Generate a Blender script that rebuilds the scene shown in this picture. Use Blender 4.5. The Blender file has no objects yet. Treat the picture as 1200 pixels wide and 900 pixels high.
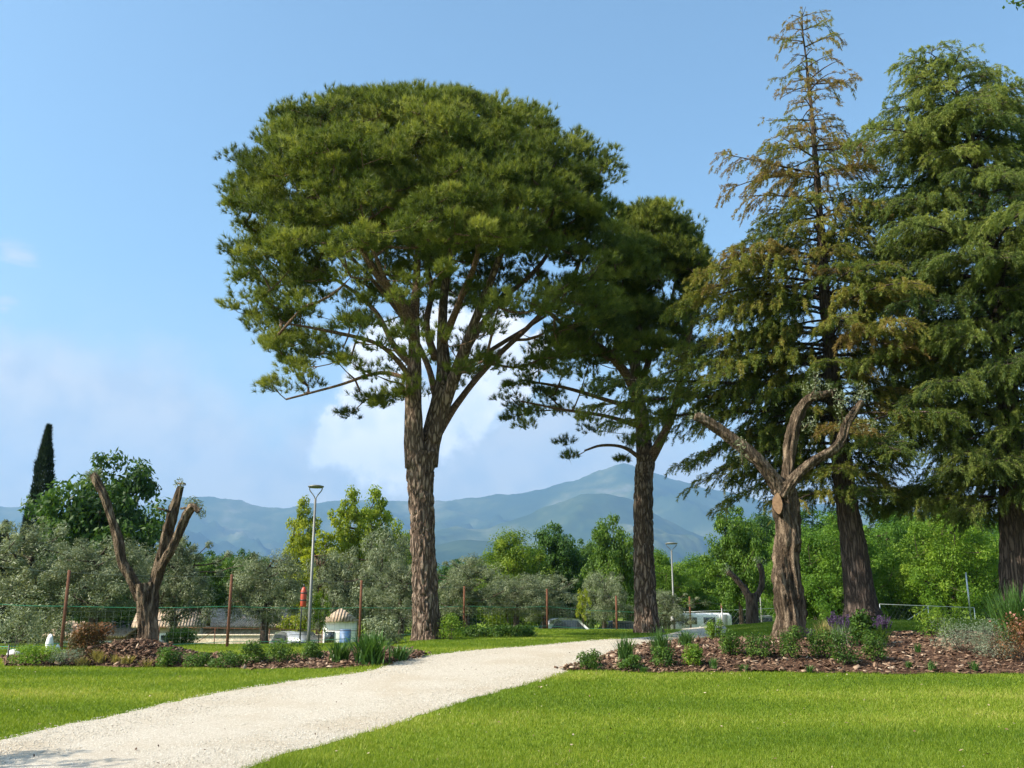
import bpy, math, random
import numpy as np
from mathutils import Vector, noise as mnoise

rng = np.random.default_rng(11)
random.seed(11)
scene = bpy.context.scene
C = scene.collection
R = math.radians

# ------------------------------------------------------------------ camera
F_PX, HORIZON, CAM_Z = 1082.0, 705.0, 1.6
PITCH = math.atan((HORIZON - 450) / F_PX)
cam = bpy.data.cameras.new('camera')
cam.sensor_fit = 'HORIZONTAL'
cam.sensor_width = 36.0
cam.lens = 36.0 * F_PX / 1200.0
cam.clip_start = 0.1
cam.clip_end = 60000
cam_ob = bpy.data.objects.new('camera', cam)
cam_ob.location = (0, 0, CAM_Z)
cam_ob.rotation_euler = (math.pi / 2 + PITCH, 0, 0)
C.objects.link(cam_ob)
scene.camera = cam_ob

# ------------------------------------------------------------------ light, sky, exposure
SUN_AZ = R(-109)          # compass-like: 0 = +Y (view), negative = left
SUN_EL = R(41)
SUN_STRENGTH = 4.7
SKY_STRENGTH = 0.128
scene.view_settings.view_transform = 'Standard'
scene.view_settings.look = 'None'
scene.view_settings.exposure = 0.98
scene.view_settings.gamma = 1.0
scene.view_settings.use_curve_mapping = False
scene.render.engine = 'CYCLES'
scene.cycles.use_denoising = True
scene.cycles.max_bounces = 6
scene.cycles.diffuse_bounces = 3
scene.cycles.glossy_bounces = 2
scene.cycles.transmission_bounces = 4
scene.cycles.volume_bounces = 0
scene.cycles.sample_clamp_indirect = 4.0

sun_dir = Vector((math.sin(SUN_AZ) * math.cos(SUN_EL), math.cos(SUN_AZ) * math.cos(SUN_EL), math.sin(SUN_EL)))
sl = bpy.data.lights.new('sun', 'SUN')
sl.energy = SUN_STRENGTH
sl.angle = R(0.5)
sl.color = (1.0, 0.91, 0.76)
so = bpy.data.objects.new('sun', sl)
so.rotation_euler = (-sun_dir).to_track_quat('-Z', 'Y').to_euler()
so.location = (-30, -10, 40)
C.objects.link(so)


def pix_dir(u, v):
    a, b = (u - 600) / F_PX, (450 - v) / F_PX
    return np.array([a, math.cos(PITCH) - b * math.sin(PITCH), math.sin(PITCH) + b * math.cos(PITCH)])


class NT:
    """small node-tree helper"""
    def __init__(s, tree):
        s.t = tree
        tree.nodes.clear()

    def n(s, typ, ins=None, **kw):
        nd = s.t.nodes.new(typ)
        for k, v in kw.items():
            setattr(nd, k, v)
        for k, v in (ins or {}).items():
            sock = nd.inputs[k]
            if isinstance(v, bpy.types.NodeSocket):
                s.t.links.new(v, sock)
            elif isinstance(v, bpy.types.Node):
                s.t.links.new(v.outputs[0], sock)
            else:
                sock.default_value = v
        return nd

    def m(s, op, a, b=0.0, c=None, clamp=False):
        nd = s.t.nodes.new('ShaderNodeMath')
        nd.operation = op
        nd.use_clamp = clamp
        for i, v in enumerate((a, b) if c is None else (a, b, c)):
            if isinstance(v, bpy.types.NodeSocket):
                s.t.links.new(v, nd.inputs[i])
            else:
                nd.inputs[i].default_value = v
        return nd.outputs[0]

    def ramp(s, fac, stops, interp='LINEAR'):
        nd = s.t.nodes.new('ShaderNodeValToRGB')
        cr = nd.color_ramp
        cr.interpolation = interp
        while len(cr.elements) < len(stops):
            cr.elements.new(0.5)
        for e, (p, c) in zip(cr.elements, stops):
            e.position = p
            e.color = tuple(c) + ((1,) if len(c) == 3 else ())
        s.t.links.new(fac, nd.inputs[0])
        return nd.outputs[0]

    def maprange(s, v, a, b, c=0.0, d=1.0, smooth=True):
        nd = s.t.nodes.new('ShaderNodeMapRange')
        nd.interpolation_type = 'SMOOTHSTEP' if smooth else 'LINEAR'
        s.t.links.new(v, nd.inputs[0])
        for i, x in zip((1, 2, 3, 4), (a, b, c, d)):
            nd.inputs[i].default_value = x
        return nd.outputs[0]

    def mix(s, fac, a, b, blend='MIX'):
        nd = s.t.nodes.new('ShaderNodeMix')
        nd.data_type = 'RGBA'
        nd.blend_type = blend
        for i, v in ((0, fac), (6, a), (7, b)):
            if isinstance(v, bpy.types.NodeSocket):
                s.t.links.new(v, nd.inputs[i])
            elif i == 0:
                nd.inputs[i].default_value = v
            else:
                nd.inputs[i].default_value = tuple(v) + ((1,) if len(v) == 3 else ())
        return nd.outputs[2]


world = bpy.data.worlds.new('World')
scene.world = world
world.use_nodes = True
w = NT(world.node_tree)
sky = w.n('ShaderNodeTexSky', sky_type='NISHITA', sun_disc=False, sun_elevation=SUN_EL, sun_rotation=SUN_AZ,
          altitude=100.0, air_density=1.0, dust_density=1.6, ozone_density=0.35)
skyc = w.mix(1.0, sky.outputs[0], (.86, 1.035, 1.02), 'MULTIPLY')
bg = w.n('ShaderNodeBackground', {'Color': skyc, 'Strength': SKY_STRENGTH})
tc = w.n('ShaderNodeTexCoord')
dirv = tc.outputs['Generated']
nz = w.n('ShaderNodeTexNoise', {'Vector': dirv, 'Scale': 17.0, 'Detail': 9.0, 'Roughness': 0.58})
nzs = w.m('SUBTRACT', nz.outputs[0], 0.5)


def blob(u, v, r, sx=1.0, sz=1.0):
    """soft blob of the sky around the direction of a bank of cloud; r in radians"""
    d = Vector(pix_dir(u, v)).normalized()
    sub = w.n('ShaderNodeVectorMath', {0: dirv, 1: tuple(d)}, operation='SUBTRACT')
    mul = w.n('ShaderNodeVectorMath', {0: sub.outputs[0], 1: (1 / sx, 1 / sx, 1 / sz)}, operation='MULTIPLY')
    ln = w.n('ShaderNodeVectorMath', {0: mul.outputs[0]}, operation='LENGTH')
    return w.m('SUBTRACT', 1.0, w.m('DIVIDE', ln.outputs['Value'], r))


def vmax(lst):
    o = lst[0]
    for x in lst[1:]:
        o = w.m('MAXIMUM', o, x)
    return o


cum = vmax([blob(450, 465, .062), blob(412, 512, .046), blob(468, 412, .05), blob(515, 385, .045), blob(560, 410, .055),
            blob(592, 395, .035), blob(490, 495, .065), blob(440, 425, .036), blob(384, 528, .026), blob(455, 525, .05), blob(600, 440, .045), blob(635, 415, .03), blob(545, 470, .05)])
nzc = w.n('ShaderNodeTexNoise', {'Vector': dirv, 'Scale': 38.0, 'Detail': 9.0, 'Roughness': 0.62})
nzs = w.m('ADD', nzs, w.m('MULTIPLY', w.m('SUBTRACT', nzc.outputs[0], .5), .7))
cm = w.maprange(w.m('ADD', cum, w.m('MULTIPLY', nzs, 1.35)), 0.04, 0.40)
low = vmax([blob(60, 530, .19, 1.4, .75), blob(-60, 490, .15, 1.2, .8), blob(600, 560, .22, 1.5, .5), blob(180, 545, .14, 1.5, .5), blob(350, 640, .30, 2.6, .75), blob(900, 640, .26, 2.0, .7)])
nz2 = w.n('ShaderNodeTexNoise', {'Vector': dirv, 'Scale': 9.0, 'Detail': 7.0, 'Roughness': 0.55})
lm = w.m('MULTIPLY', w.maprange(w.m('ADD', low, w.m('MULTIPLY', w.m('SUBTRACT', nz2.outputs[0], .5), 1.0)), -0.05, 0.6), 0.85)
mp = w.n('ShaderNodeMapping', {'Vector': dirv, 'Scale': (14, 14, 60)})
nz3 = w.n('ShaderNodeTexNoise', {'Vector': mp.outputs[0], 'Scale': 1.0, 'Detail': 5.0})
wis = vmax([blob(15, 300, .045, 1, .5), blob(75, 435, .05, 1.3, .6), blob(5, 425, .05, 1.2, .5), blob(5, 362, .03, 1, .6)])
wm = w.m('MULTIPLY', w.maprange(w.m('ADD', wis, w.m('MULTIPLY', w.m('SUBTRACT', nz3.outputs[0], .5), 2.6)), 0.25, 1.0), 0.6)
sepd = w.n('ShaderNodeSeparateXYZ', {0: dirv})
band = w.m('MULTIPLY', w.maprange(w.m('ADD', sepd.outputs[2], w.m('MULTIPLY', w.m('SUBTRACT', nz2.outputs[0], .5), .12)), .34, .02), .72)
lm = w.m('MAXIMUM', lm, band)
mask = w.m('MAXIMUM', w.m('MAXIMUM', cm, lm), wm)
nz4 = w.n('ShaderNodeTexNoise', {'Vector': dirv, 'Scale': 26.0, 'Detail': 6.0})
ccol = w.ramp(nz4.outputs[0], [(0.34, (0.78, 0.83, 0.90)), (0.6, (1.0, 0.985, 0.965))])
cbg = w.n('ShaderNodeBackground', {'Color': ccol, 'Strength': w.m('ADD', .50, w.m('MULTIPLY', cm, .27))})
mixw = w.n('ShaderNodeMixShader', {0: mask, 1: bg, 2: cbg})
wo = w.n('ShaderNodeOutputWorld', {'Surface': mixw})


# ------------------------------------------------------------------ terrain function and pixel helpers
def sstep(a, b, x):
    t = np.clip((np.asarray(x, float) - a) / (b - a), 0, 1)
    return t * t * (3 - 2 * t)


def H(x, y):
    x, y = np.asarray(x, float), np.asarray(y, float)
    h = 0.55 * sstep(8, 26, y) - 1.55 * sstep(36, 60, y) - 2.0 * sstep(70, 400, y)
    h = h + 0.35 * sstep(6, 12, x) * sstep(22, 32, y) * (1 - sstep(50, 90, y))
    h = h - sstep(2, 5.5, -x) * (0.24 * sstep(14, 24, y) + 1.0 * sstep(29, 43, y) * (1 - sstep(60, 120, y)))
    h = h + 0.02 * np.sin(x * .7 + 1.3) * np.sin(y * .55) * (1 - sstep(60, 90, y))
    return h


def at(u, v, Y):
    d = pix_dir(u, v)
    return d * (Y / d[1]) + np.array([0, 0, CAM_Z])


def ground(u, v):
    d = pix_dir(u, v)
    t = np.linspace(4, 90, 8000) / d[1]
    p = d[None] * t[:, None] + np.array([0, 0, CAM_Z])
    k = np.argmax(p[:, 2] <= H(p[:, 0], p[:, 1]))
    if k == 0:
        k = -1
    return np.array([p[k, 0], p[k, 1], float(H(p[k, 0], p[k, 1]))])


def gxy(u, Y):
    p = at(u, 700, Y)
    return np.array([p[0], Y, float(H(p[0], Y))])


def pxm(px, Y):
    return px * Y / F_PX


# ------------------------------------------------------------------ object helpers
def mesh(name, V, tris=None, quads=None, mat=None, parent=None, tint=None, smooth=False, loc=None):
    me = bpy.data.meshes.new(name)
    V = np.asarray(V, np.float32).reshape(-1, 3)
    T = np.zeros((0, 3), np.int32) if tris is None else np.asarray(tris, np.int32).reshape(-1, 3)
    Q = np.zeros((0, 4), np.int32) if quads is None else np.asarray(quads, np.int32).reshape(-1, 4)
    me.vertices.add(len(V))
    me.vertices.foreach_set('co', V.ravel())
    me.loops.add(T.size + Q.size)
    me.loops.foreach_set('vertex_index', np.concatenate([T.ravel(), Q.ravel()]))
    me.polygons.add(len(T) + len(Q))
    st = np.concatenate([np.arange(len(T)) * 3, T.size + np.arange(len(Q)) * 4]).astype(np.int32)
    me.polygons.foreach_set('loop_start', st)
    me.update(calc_edges=True)
    if smooth:
        me.polygons.foreach_set('use_smooth', np.ones(len(me.polygons), bool))
    if tint is not None:
        a = me.attributes.new('tint', 'FLOAT', 'FACE')
        a.data.foreach_set('value', np.asarray(tint, np.float32))
    if mat:
        me.materials.append(mat)
    o = bpy.data.objects.new(name, me)
    C.objects.link(o)
    if parent is not None:
        o.parent = parent
    if loc is not None:
        o.location = loc
    return o


def tag(o, label=None, cat=None, group=None, kind=None):
    for k, v in (('label', label), ('category', cat), ('group', group), ('kind', kind)):
        if v:
            o[k] = v
    return o


def thing(name, label, cat, loc=(0, 0, 0), group=None, rz=0.0):
    o = bpy.data.objects.new(name, None)
    o.empty_display_size = 0.2
    C.objects.link(o)
    o.location = tuple(float(c) for c in loc)
    o.rotation_euler = (0, 0, rz)
    return tag(o, label, cat, group)


def dup(root, loc, scale=(1, 1, 1), rz=0.0, label=None, group=None, color=None):
    r = root.copy()
    C.objects.link(r)
    r.location = tuple(float(c) for c in loc)
    r.scale = tuple(float(c) for c in scale)
    r.rotation_euler = (0, 0, rz)
    if label:
        r['label'] = label
    if group:
        r['group'] = group
    for ch in list(root.children):
        c = ch.copy()
        C.objects.link(c)
        c.parent = r
        if color is not None:
            c.color = color
        for g in list(ch.children):
            d = g.copy()
            C.objects.link(d)
            d.parent = c
    return r


class MB:
    """collects verts / tris / quads of one mesh"""
    def __init__(s):
        s.V, s.T, s.Q, s.n = [], [], [], 0
        s.tt, s.tq = [], []

    def add(s, V, T=None, Q=None, tint=0.5):
        V = np.asarray(V, float).reshape(-1, 3)
        if T is not None and len(T):
            T = np.asarray(T).reshape(-1, 3)
            s.T.append(T + s.n)
            s.tt.append(np.broadcast_to(np.asarray(tint, float), (len(T),)))
        if Q is not None and len(Q):
            Q = np.asarray(Q).reshape(-1, 4)
            s.Q.append(Q + s.n)
            s.tq.append(np.broadcast_to(np.asarray(tint, float), (len(Q),)))
        s.V.append(V)
        s.n += len(V)
        return s

    def build(s, name, mat, parent=None, smooth=False, origin=(0, 0, 0), loc=None):
        V = np.concatenate(s.V) - np.asarray(origin, float)
        T = np.concatenate(s.T) if s.T else None
        Q = np.concatenate(s.Q) if s.Q else None
        ti = np.concatenate((s.tt if s.T else []) + (s.tq if s.Q else []))
        return mesh(name, V, T, Q, mat, parent, ti, smooth, loc)

    def box(s, c, d, rz=0.0, tint=.5, bev=0.0):
        c, d = np.asarray(c, float), np.asarray(d, float) / 2
        if bev <= 0:
            S = np.array([[-1, -1, -1], [1, -1, -1], [1, 1, -1], [-1, 1, -1], [-1, -1, 1], [1, -1, 1], [1, 1, 1], [-1, 1, 1]], float)
            V = S * d
            Q = [[0, 3, 2, 1], [4, 5, 6, 7], [0, 1, 5, 4], [1, 2, 6, 5], [2, 3, 7, 6], [3, 0, 4, 7]]
        else:
            b = min(bev, *(d * .9))
            o = np.array([[-d[0] + b, -d[1]], [d[0] - b, -d[1]], [d[0], -d[1] + b], [d[0], d[1] - b], [d[0] - b, d[1]], [-d[0] + b, d[1]],
                          [-d[0], d[1] - b], [-d[0], -d[1] + b]])
            i = o * np.array([(d[0] - b) / d[0], (d[1] - b) / d[1]])
            rings = [(i, -d[2]), (o, -d[2] + b), (o, d[2] - b), (i, d[2])]
            V = np.concatenate([np.c_[r, np.full(8, z)] for r, z in rings])
            Q = [[k * 8 + j, k * 8 + (j + 1) % 8, k * 8 + 8 + (j + 1) % 8, k * 8 + 8 + j] for k in range(3) for j in range(8)]
            Q += [[24, 25, 26, 27], [24, 27, 28, 31], [28, 29, 30, 31], [3, 2, 1, 0], [7, 4, 3, 0], [7, 6, 5, 4]]
        cs, sn = math.cos(rz), math.sin(rz)
        V = V @ np.array([[cs, sn, 0], [-sn, cs, 0], [0, 0, 1]]) + c
        return s.add(V, None, Q, tint)

    def tube(s, pts, rad, n=8, cap=True, tint=.5, fn=None):
        pts = np.asarray(pts, float)
        m = len(pts)
        rad = np.broadcast_to(np.asarray(rad, float), (m,))
        tg = np.gradient(pts, axis=0)
        tg /= np.linalg.norm(tg, axis=1)[:, None] + 1e-9
        ref = np.array([0, 1.0, 0]) if abs(tg[0][1]) < .9 else np.array([1.0, 0, 0])
        N = np.zeros((m, 3))
        nn = ref - tg[0] * ref.dot(tg[0])
        for i in range(m):
            nn = nn - tg[i] * nn.dot(tg[i])
            nn /= np.linalg.norm(nn) + 1e-9
            N[i] = nn
        B = np.cross(tg, N)
        a = np.arange(n) / n * 2 * np.pi
        rr = rad[:, None] * np.ones(n)[None]
        if fn is not None:
            rr = rr * fn(np.arange(m)[:, None] / max(m - 1, 1), a[None], pts)
        V = pts[:, None] + rr[..., None] * (np.cos(a)[None, :, None] * N[:, None] + np.sin(a)[None, :, None] * B[:, None])
        V = V.reshape(-1, 3)
        i, j = np.meshgrid(np.arange(m - 1), np.arange(n), indexing='ij')
        Q = np.stack([i * n + j, i * n + (j + 1) % n, (i + 1) * n + (j + 1) % n, (i + 1) * n + j], -1).reshape(-1, 4)
        T = None
        if cap:
            V = np.concatenate([V, pts[:1], pts[-1:]])
            k = np.arange(n)
            T = np.concatenate([np.stack([np.full(n, m * n), (k + 1) % n, k], -1),
                                np.stack([np.full(n, m * n + 1), (m - 1) * n + k, (m - 1) * n + (k + 1) % n], -1)])
        if T is not None:
            s.add(V, T, None, tint)
            s.Q.append(Q + s.n - len(V))
            s.tq.append(np.full(len(Q), tint))
        else:
            s.add(V, None, Q, tint)
        return s

    def lathe(s, prof, c=(0, 0, 0), n=16, tint=.5):
        prof = np.asarray(prof, float)
        a = np.arange(n) / n * 2 * np.pi
        V = np.stack([prof[:, :1] * np.cos(a), prof[:, :1] * np.sin(a), np.repeat(prof[:, 1:2], n, 1)], -1).reshape(-1, 3) + np.asarray(c, float)
        m = len(prof)
        i, j = np.meshgrid(np.arange(m - 1), np.arange(n), indexing='ij')
        Q = np.stack([i * n + j, i * n + (j + 1) % n, (i + 1) * n + (j + 1) % n, (i + 1) * n + j], -1).reshape(-1, 4)
        return s.add(V, None, Q, tint)


def spline(P, k=8):
    """Catmull-Rom through rows of P (any number of columns)"""
    P = np.asarray(P, float)
    if len(P) < 3:
        t = np.linspace(0, 1, k + 1)[:, None]
        return P[0] * (1 - t) + P[-1] * t
    Q = np.vstack([2 * P[0] - P[1], P, 2 * P[-1] - P[-2]])
    out = []
    for i in range(1, len(Q) - 2):
        t = np.linspace(0, 1, k, endpoint=False)[:, None]
        a, b, c, d = Q[i - 1], Q[i], Q[i + 1], Q[i + 2]
        out.append(.5 * (2 * b + (c - a) * t + (2 * a - 5 * b + 4 * c - d) * t ** 2 + (3 * b - a - 3 * c + d) * t ** 3))
    out.append(P[-1:])
    return np.vstack(out)


def norm(v):
    return v / (np.linalg.norm(v, axis=-1, keepdims=True) + 1e-9)


def rdir(n):
    return norm(rng.normal(size=(n, 3)))


# ------------------------------------------------------------------ materials
def newmat(name):
    m = bpy.data.materials.new(name)
    m.use_nodes = True
    return m, NT(m.node_tree)


def out(t, sh, disp=None):
    o = t.n('ShaderNodeOutputMaterial', {'Surface': sh})
    return o


def plain(name, col, rough=.6, metal=0.0, var=.25, scale=6.0, bump=0.0, spec=.5):
    m, t = newmat(name)
    tcn = t.n('ShaderNodeTexCoord')
    nzn = t.n('ShaderNodeTexNoise', {'Vector': tcn.outputs['Object'], 'Scale': scale, 'Detail': 6.0, 'Roughness': .65})
    c = np.array(col)
    colr = t.ramp(nzn.outputs[0], [(.25, tuple(c * (1 - var))), (.75, tuple(np.minimum(c * (1 + var), .95)))])
    ins = {'Base Color': colr, 'Roughness': rough, 'Metallic': metal, 'Specular IOR Level': spec}
    if bump:
        nb = t.n('ShaderNodeTexNoise', {'Vector': tcn.outputs['Object'], 'Scale': scale * 6, 'Detail': 4.0})
        ins['Normal'] = t.n('ShaderNodeBump', {'Height': nb.outputs[0], 'Strength': bump, 'Distance': .02})
    out(t, t.n('ShaderNodeBsdfPrincipled', ins))
    return m


def leafmat(name, stops, trans=.35, rough=.55, tcol=1.25, spec=.25):
    """foliage: colour from the random per-leaf tint, times the tree's own object colour; part of the light passes through"""
    m, t = newmat(name)
    at_ = t.n('ShaderNodeAttribute', attribute_name='tint')
    c = t.ramp(at_.outputs['Fac'], stops)
    oi = t.n('ShaderNodeObjectInfo')
    c = t.mix(1.0, c, oi.outputs['Color'], 'MULTIPLY')
    p = t.n('ShaderNodeBsdfPrincipled', {'Base Color': c, 'Roughness': rough, 'Specular IOR Level': spec})
    c2 = t.mix(1.0, c, (tcol * 1.05, tcol, tcol * .55), 'MULTIPLY')
    tr = t.n('ShaderNodeBsdfTranslucent', {'Color': c2})
    out(t, t.n('ShaderNodeMixShader', {0: trans, 1: p, 2: tr}))
    return m


def barkmat(name, dark, mid, light, sc=(9, 9, 2.2), strength=.9, dist=.05, voro=True, fine=30.0):
    m, t = newmat(name)
    tcn = t.n('ShaderNodeTexCoord')
    mp_ = t.n('ShaderNodeMapping', {'Vector': tcn.outputs['Object'], 'Scale': sc})
    wn = t.n('ShaderNodeTexNoise', {'Vector': mp_.outputs[0], 'Scale': .8, 'Detail': 3.0})
    wsub = t.n('ShaderNodeVectorMath', {0: wn.outputs['Color'], 1: (.5, .5, .5)}, operation='SUBTRACT')
    wsc = t.n('ShaderNodeVectorMath', {0: wsub.outputs[0], 'Scale': 1.6}, operation='SCALE')
    wv = t.n('ShaderNodeVectorMath', {0: mp_.outputs[0], 1: wsc.outputs[0]}, operation='ADD')
    if voro:
        vo = t.n('ShaderNodeTexVoronoi', {'Vector': wv.outputs[0], 'Scale': 1.5}, feature='DISTANCE_TO_EDGE')
        hgt = t.maprange(vo.outputs['Distance'], 0.0, 0.30)
    else:
        vo = t.n('ShaderNodeTexNoise', {'Vector': wv.outputs[0], 'Scale': 1.3, 'Detail': 7.0, 'Roughness': .6})
        hgt = t.maprange(vo.outputs[0], .32, .66)
    fn = t.n('ShaderNodeTexNoise', {'Vector': tcn.outputs['Object'], 'Scale': fine, 'Detail': 6.0})
    pn = t.n('ShaderNodeTexNoise', {'Vector': tcn.outputs['Object'], 'Scale': 1.7, 'Detail': 4.0})
    h2 = t.m('ADD', t.m('MULTIPLY', hgt, .75), t.m('MULTIPLY', fn.outputs[0], .4))
    col = t.ramp(h2, [(.12, dark), (.5, mid), (.95, light)])
    col = t.mix(t.maprange(pn.outputs[0], .35, .7), col, tuple(np.array(mid) * .8), 'MIX') if False else col
    col = t.mix(t.m('MULTIPLY', pn.outputs[0], .5), col, t.mix(.5, col, light))
    b = t.n('ShaderNodeBump', {'Height': h2, 'Strength': strength, 'Distance': dist})
    out(t, t.n('ShaderNodeBsdfPrincipled', {'Base Color': col, 'Roughness': .9, 'Normal': b, 'Specular IOR Level': .15}))
    return m


M = {}
M['pine_bark'] = barkmat('pine_bark', (.022, .014, .011), (.12, .079, .056), (.27, .20, .155), (6.5, 6.5, 1.6), 1.0, .06)
M['limb_bark'] = barkmat('limb_bark', (.03, .018, .012), (.14, .085, .055), (.26, .17, .12), (16, 16, 6), .8, .02)
M['cedar_bark'] = barkmat('cedar_bark', (.018, .014, .012), (.075, .055, .045), (.14, .105, .085), (9, 9, 1.1), 1.0, .04)
M['olive_bark'] = barkmat('olive_bark', (.014, .009, .006), (.085, .058, .038), (.29, .215, .15), (8, 8, 1.2), 1.0, .12, voro=False)
M['dark_bark'] = barkmat('dark_bark', (.02, .015, .012), (.07, .05, .038), (.13, .10, .08), (14, 14, 3), .8, .03, voro=False)
def cutmat():
    m, t = newmat('cut_wood')
    tcn = t.n('ShaderNodeTexCoord')
    nzn = t.n('ShaderNodeTexNoise', {'Vector': tcn.outputs['Object'], 'Scale': 9.0, 'Detail': 7.0, 'Roughness': .7})
    wv = t.n('ShaderNodeTexWave', {'Vector': tcn.outputs['Object'], 'Scale': 9.0, 'Distortion': 5.0, 'Detail': 3.0}, bands_direction='Z')
    c = t.ramp(nzn.outputs[0], [(.3, (.12, .065, .035)), (.5, (.23, .135, .07)), (.72, (.33, .22, .13))])
    c = t.mix(t.m('MULTIPLY', wv.outputs['Fac'], .35), c, (.16, .085, .045))
    out(t, t.n('ShaderNodeBsdfPrincipled', {'Base Color': c, 'Roughness': .85}))
    return m


M['cut_wood'] = cutmat()
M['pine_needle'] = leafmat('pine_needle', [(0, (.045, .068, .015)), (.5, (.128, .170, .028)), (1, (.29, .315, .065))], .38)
M['cedar_needle'] = leafmat('cedar_needle', [(0, (.032, .066, .02)), (.5, (.145, .192, .040)), (1, (.28, .315, .075))], .38)
M['dry_needle'] = leafmat('dry_needle', [(0, (.05, .085, .018)), (.35, (.135, .175, .028)), (.68, (.24, .225, .04)), (1, (.25, .165, .065))], .36)
M['olive_leaf'] = leafmat('olive_leaf', [(0, (.07, .095, .045)), (.5, (.19, .225, .125)), (1, (.36, .40, .27))], .25, .45)
M['green_leaf'] = leafmat('green_leaf', [(0, (.026, .062, .012)), (.5, (.072, .145, .022)), (1, (.16, .25, .04))], .38)
M['bright_leaf'] = leafmat('bright_leaf', [(0, (.055, .12, .012)), (.5, (.14, .245, .022)), (1, (.28, .38, .05))], .45)
M['yellow_leaf'] = leafmat('yellow_leaf', [(0, (.12, .17, .012)), (.5, (.27, .32, .022)), (1, (.42, .44, .05))], .45)
M['cypress_leaf'] = leafmat('cypress_leaf', [(0, (.008, .018, .009)), (1, (.03, .05, .02))], .1)
M['strap_leaf'] = leafmat('strap_leaf', [(0, (.03, .085, .015)), (1, (.11, .21, .05))], .25, .4)
M['grey_leaf'] = leafmat('grey_leaf', [(0, (.10, .14, .08)), (1, (.30, .35, .25))], .2)
M['red_leaf'] = leafmat('red_leaf', [(0, (.05, .06, .02)), (.45, (.13, .075, .03)), (1, (.28, .11, .05))], .3)
M['violet'] = leafmat('violet', [(0, (.05, .025, .08)), (1, (.15, .085, .20))], .2)
M['pink'] = leafmat('pink', [(0, (.45, .16, .14)), (1, (.7, .4, .34))], .2)
M['dry_grass'] = leafmat('dry_grass', [(0, (.16, .15, .05)), (1, (.42, .36, .14))], .3)
M['grass'] = leafmat('grass', [(0, (.088, .16, .012)), (.5, (.185, .262, .019)), (.85, (.31, .365, .05)), (1, (.44, .42, .12))], .4, .5)
M['chip'] = leafmat('chip', [(0, (.04, .02, .013)), (.4, (.125, .072, .046)), (.7, (.26, .17, .115)), (1, (.62, .49, .36))], 0.0, .8, 1.0, .15)
M['stone'] = leafmat('stone', [(0, (.42, .365, .29)), (.6, (.61, .56, .475)), (1, (.76, .715, .635))], 0.0, .8, 1.0, .2)
M['rust'] = plain('rust', (.16, .062, .032), .85, 0, .4, 12, .3)
M['grey_metal'] = plain('grey_metal', (.17, .175, .17), .5, .2, .15, 8)
M['dark_metal'] = plain('dark_metal', (.05, .055, .06), .5, .4, .2, 8)
M['galv'] = plain('galv', (.50, .52, .52), .4, .7, .12, 9)
M['green_wire'] = plain('green_wire', (.05, .28, .16), .5, 0, .1, 8)
M['net_wire'] = plain('net_wire', (.16, .19, .17), .5, .2, .1, 8)
M['red_paint'] = plain('red_paint', (.42, .06, .03), .45, 0, .12, 9)
M['white_paint'] = plain('white_paint', (.78, .78, .76), .5, 0, .06, 5)
M['car_white'] = plain('car_white', (.74, .75, .76), .22, 0, .03, 3)
M['car_silver'] = plain('car_silver', (.42, .44, .46), .28, .5, .05, 3)
M['car_dark'] = plain('car_dark', (.035, .04, .05), .22, .2, .1, 3)
M['glass'] = plain('glass', (.03, .04, .05), .06, 0, .15, 3, 0, .8)
M['tyre'] = plain('tyre', (.02, .02, .02), .85, 0, .2, 10)
M['plaster'] = plain('plaster', (.52, .44, .33), .9, 0, .16, 2.5, .3)
M['pink_plaster'] = plain('pink_plaster', (.36, .25, .18), .9, 0, .16, 2.5, .3)
M['blue_door'] = plain('blue_door', (.045, .12, .27), .5, 0, .12, 6)
M['shutter'] = plain('shutter', (.06, .05, .04), .7, 0, .3, 9)
M['boulder'] = plain('boulder', (.62, .60, .55), .85, 0, .15, 4, .4)
M['dark_wood'] = plain('dark_wood', (.10, .04, .028), .8, 0, .3, 20, .3)


def tilemat():
    m, t = newmat('roof_tile')
    tcn = t.n('ShaderNodeTexCoord')
    wv = t.n('ShaderNodeTexWave', {'Vector': tcn.outputs['Object'], 'Scale': 2.2, 'Distortion': .4}, bands_direction='X')
    nzn = t.n('ShaderNodeTexNoise', {'Vector': tcn.outputs['Object'], 'Scale': 4.0, 'Detail': 6.0})
    c = t.ramp(nzn.outputs[0], [(.3, (.30, .20, .13)), (.7, (.55, .43, .32))])
    b = t.n('ShaderNodeBump', {'Height': wv.outputs[0], 'Strength': .8, 'Distance': .05})
    out(t, t.n('ShaderNodeBsdfPrincipled', {'Base Color': c, 'Roughness': .9, 'Normal': b}))
    return m


M['tile'] = tilemat()


def stonewallmat():
    m, t = newmat('stone_wall')
    tcn = t.n('ShaderNodeTexCoord')
    vo = t.n('ShaderNodeTexVoronoi', {'Vector': tcn.outputs['Object'], 'Scale': 4.5})
    ve = t.n('ShaderNodeTexVoronoi', {'Vector': tcn.outputs['Object'], 'Scale': 4.5}, feature='DISTANCE_TO_EDGE')
    c = t.ramp(vo.outputs['Color'], [(0, (.36, .29, .20)), (1, (.60, .52, .40))])
    c = t.mix(t.maprange(ve.outputs[0], 0, .06), (.30, .26, .2), c)
    b = t.n('ShaderNodeBump', {'Height': ve.outputs[0], 'Strength': .6, 'Distance': .04})
    out(t, t.n('ShaderNodeBsdfPrincipled', {'Base Color': c, 'Roughness': .9, 'Normal': b}))
    return m


M['stone_wall'] = stonewallmat()


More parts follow.
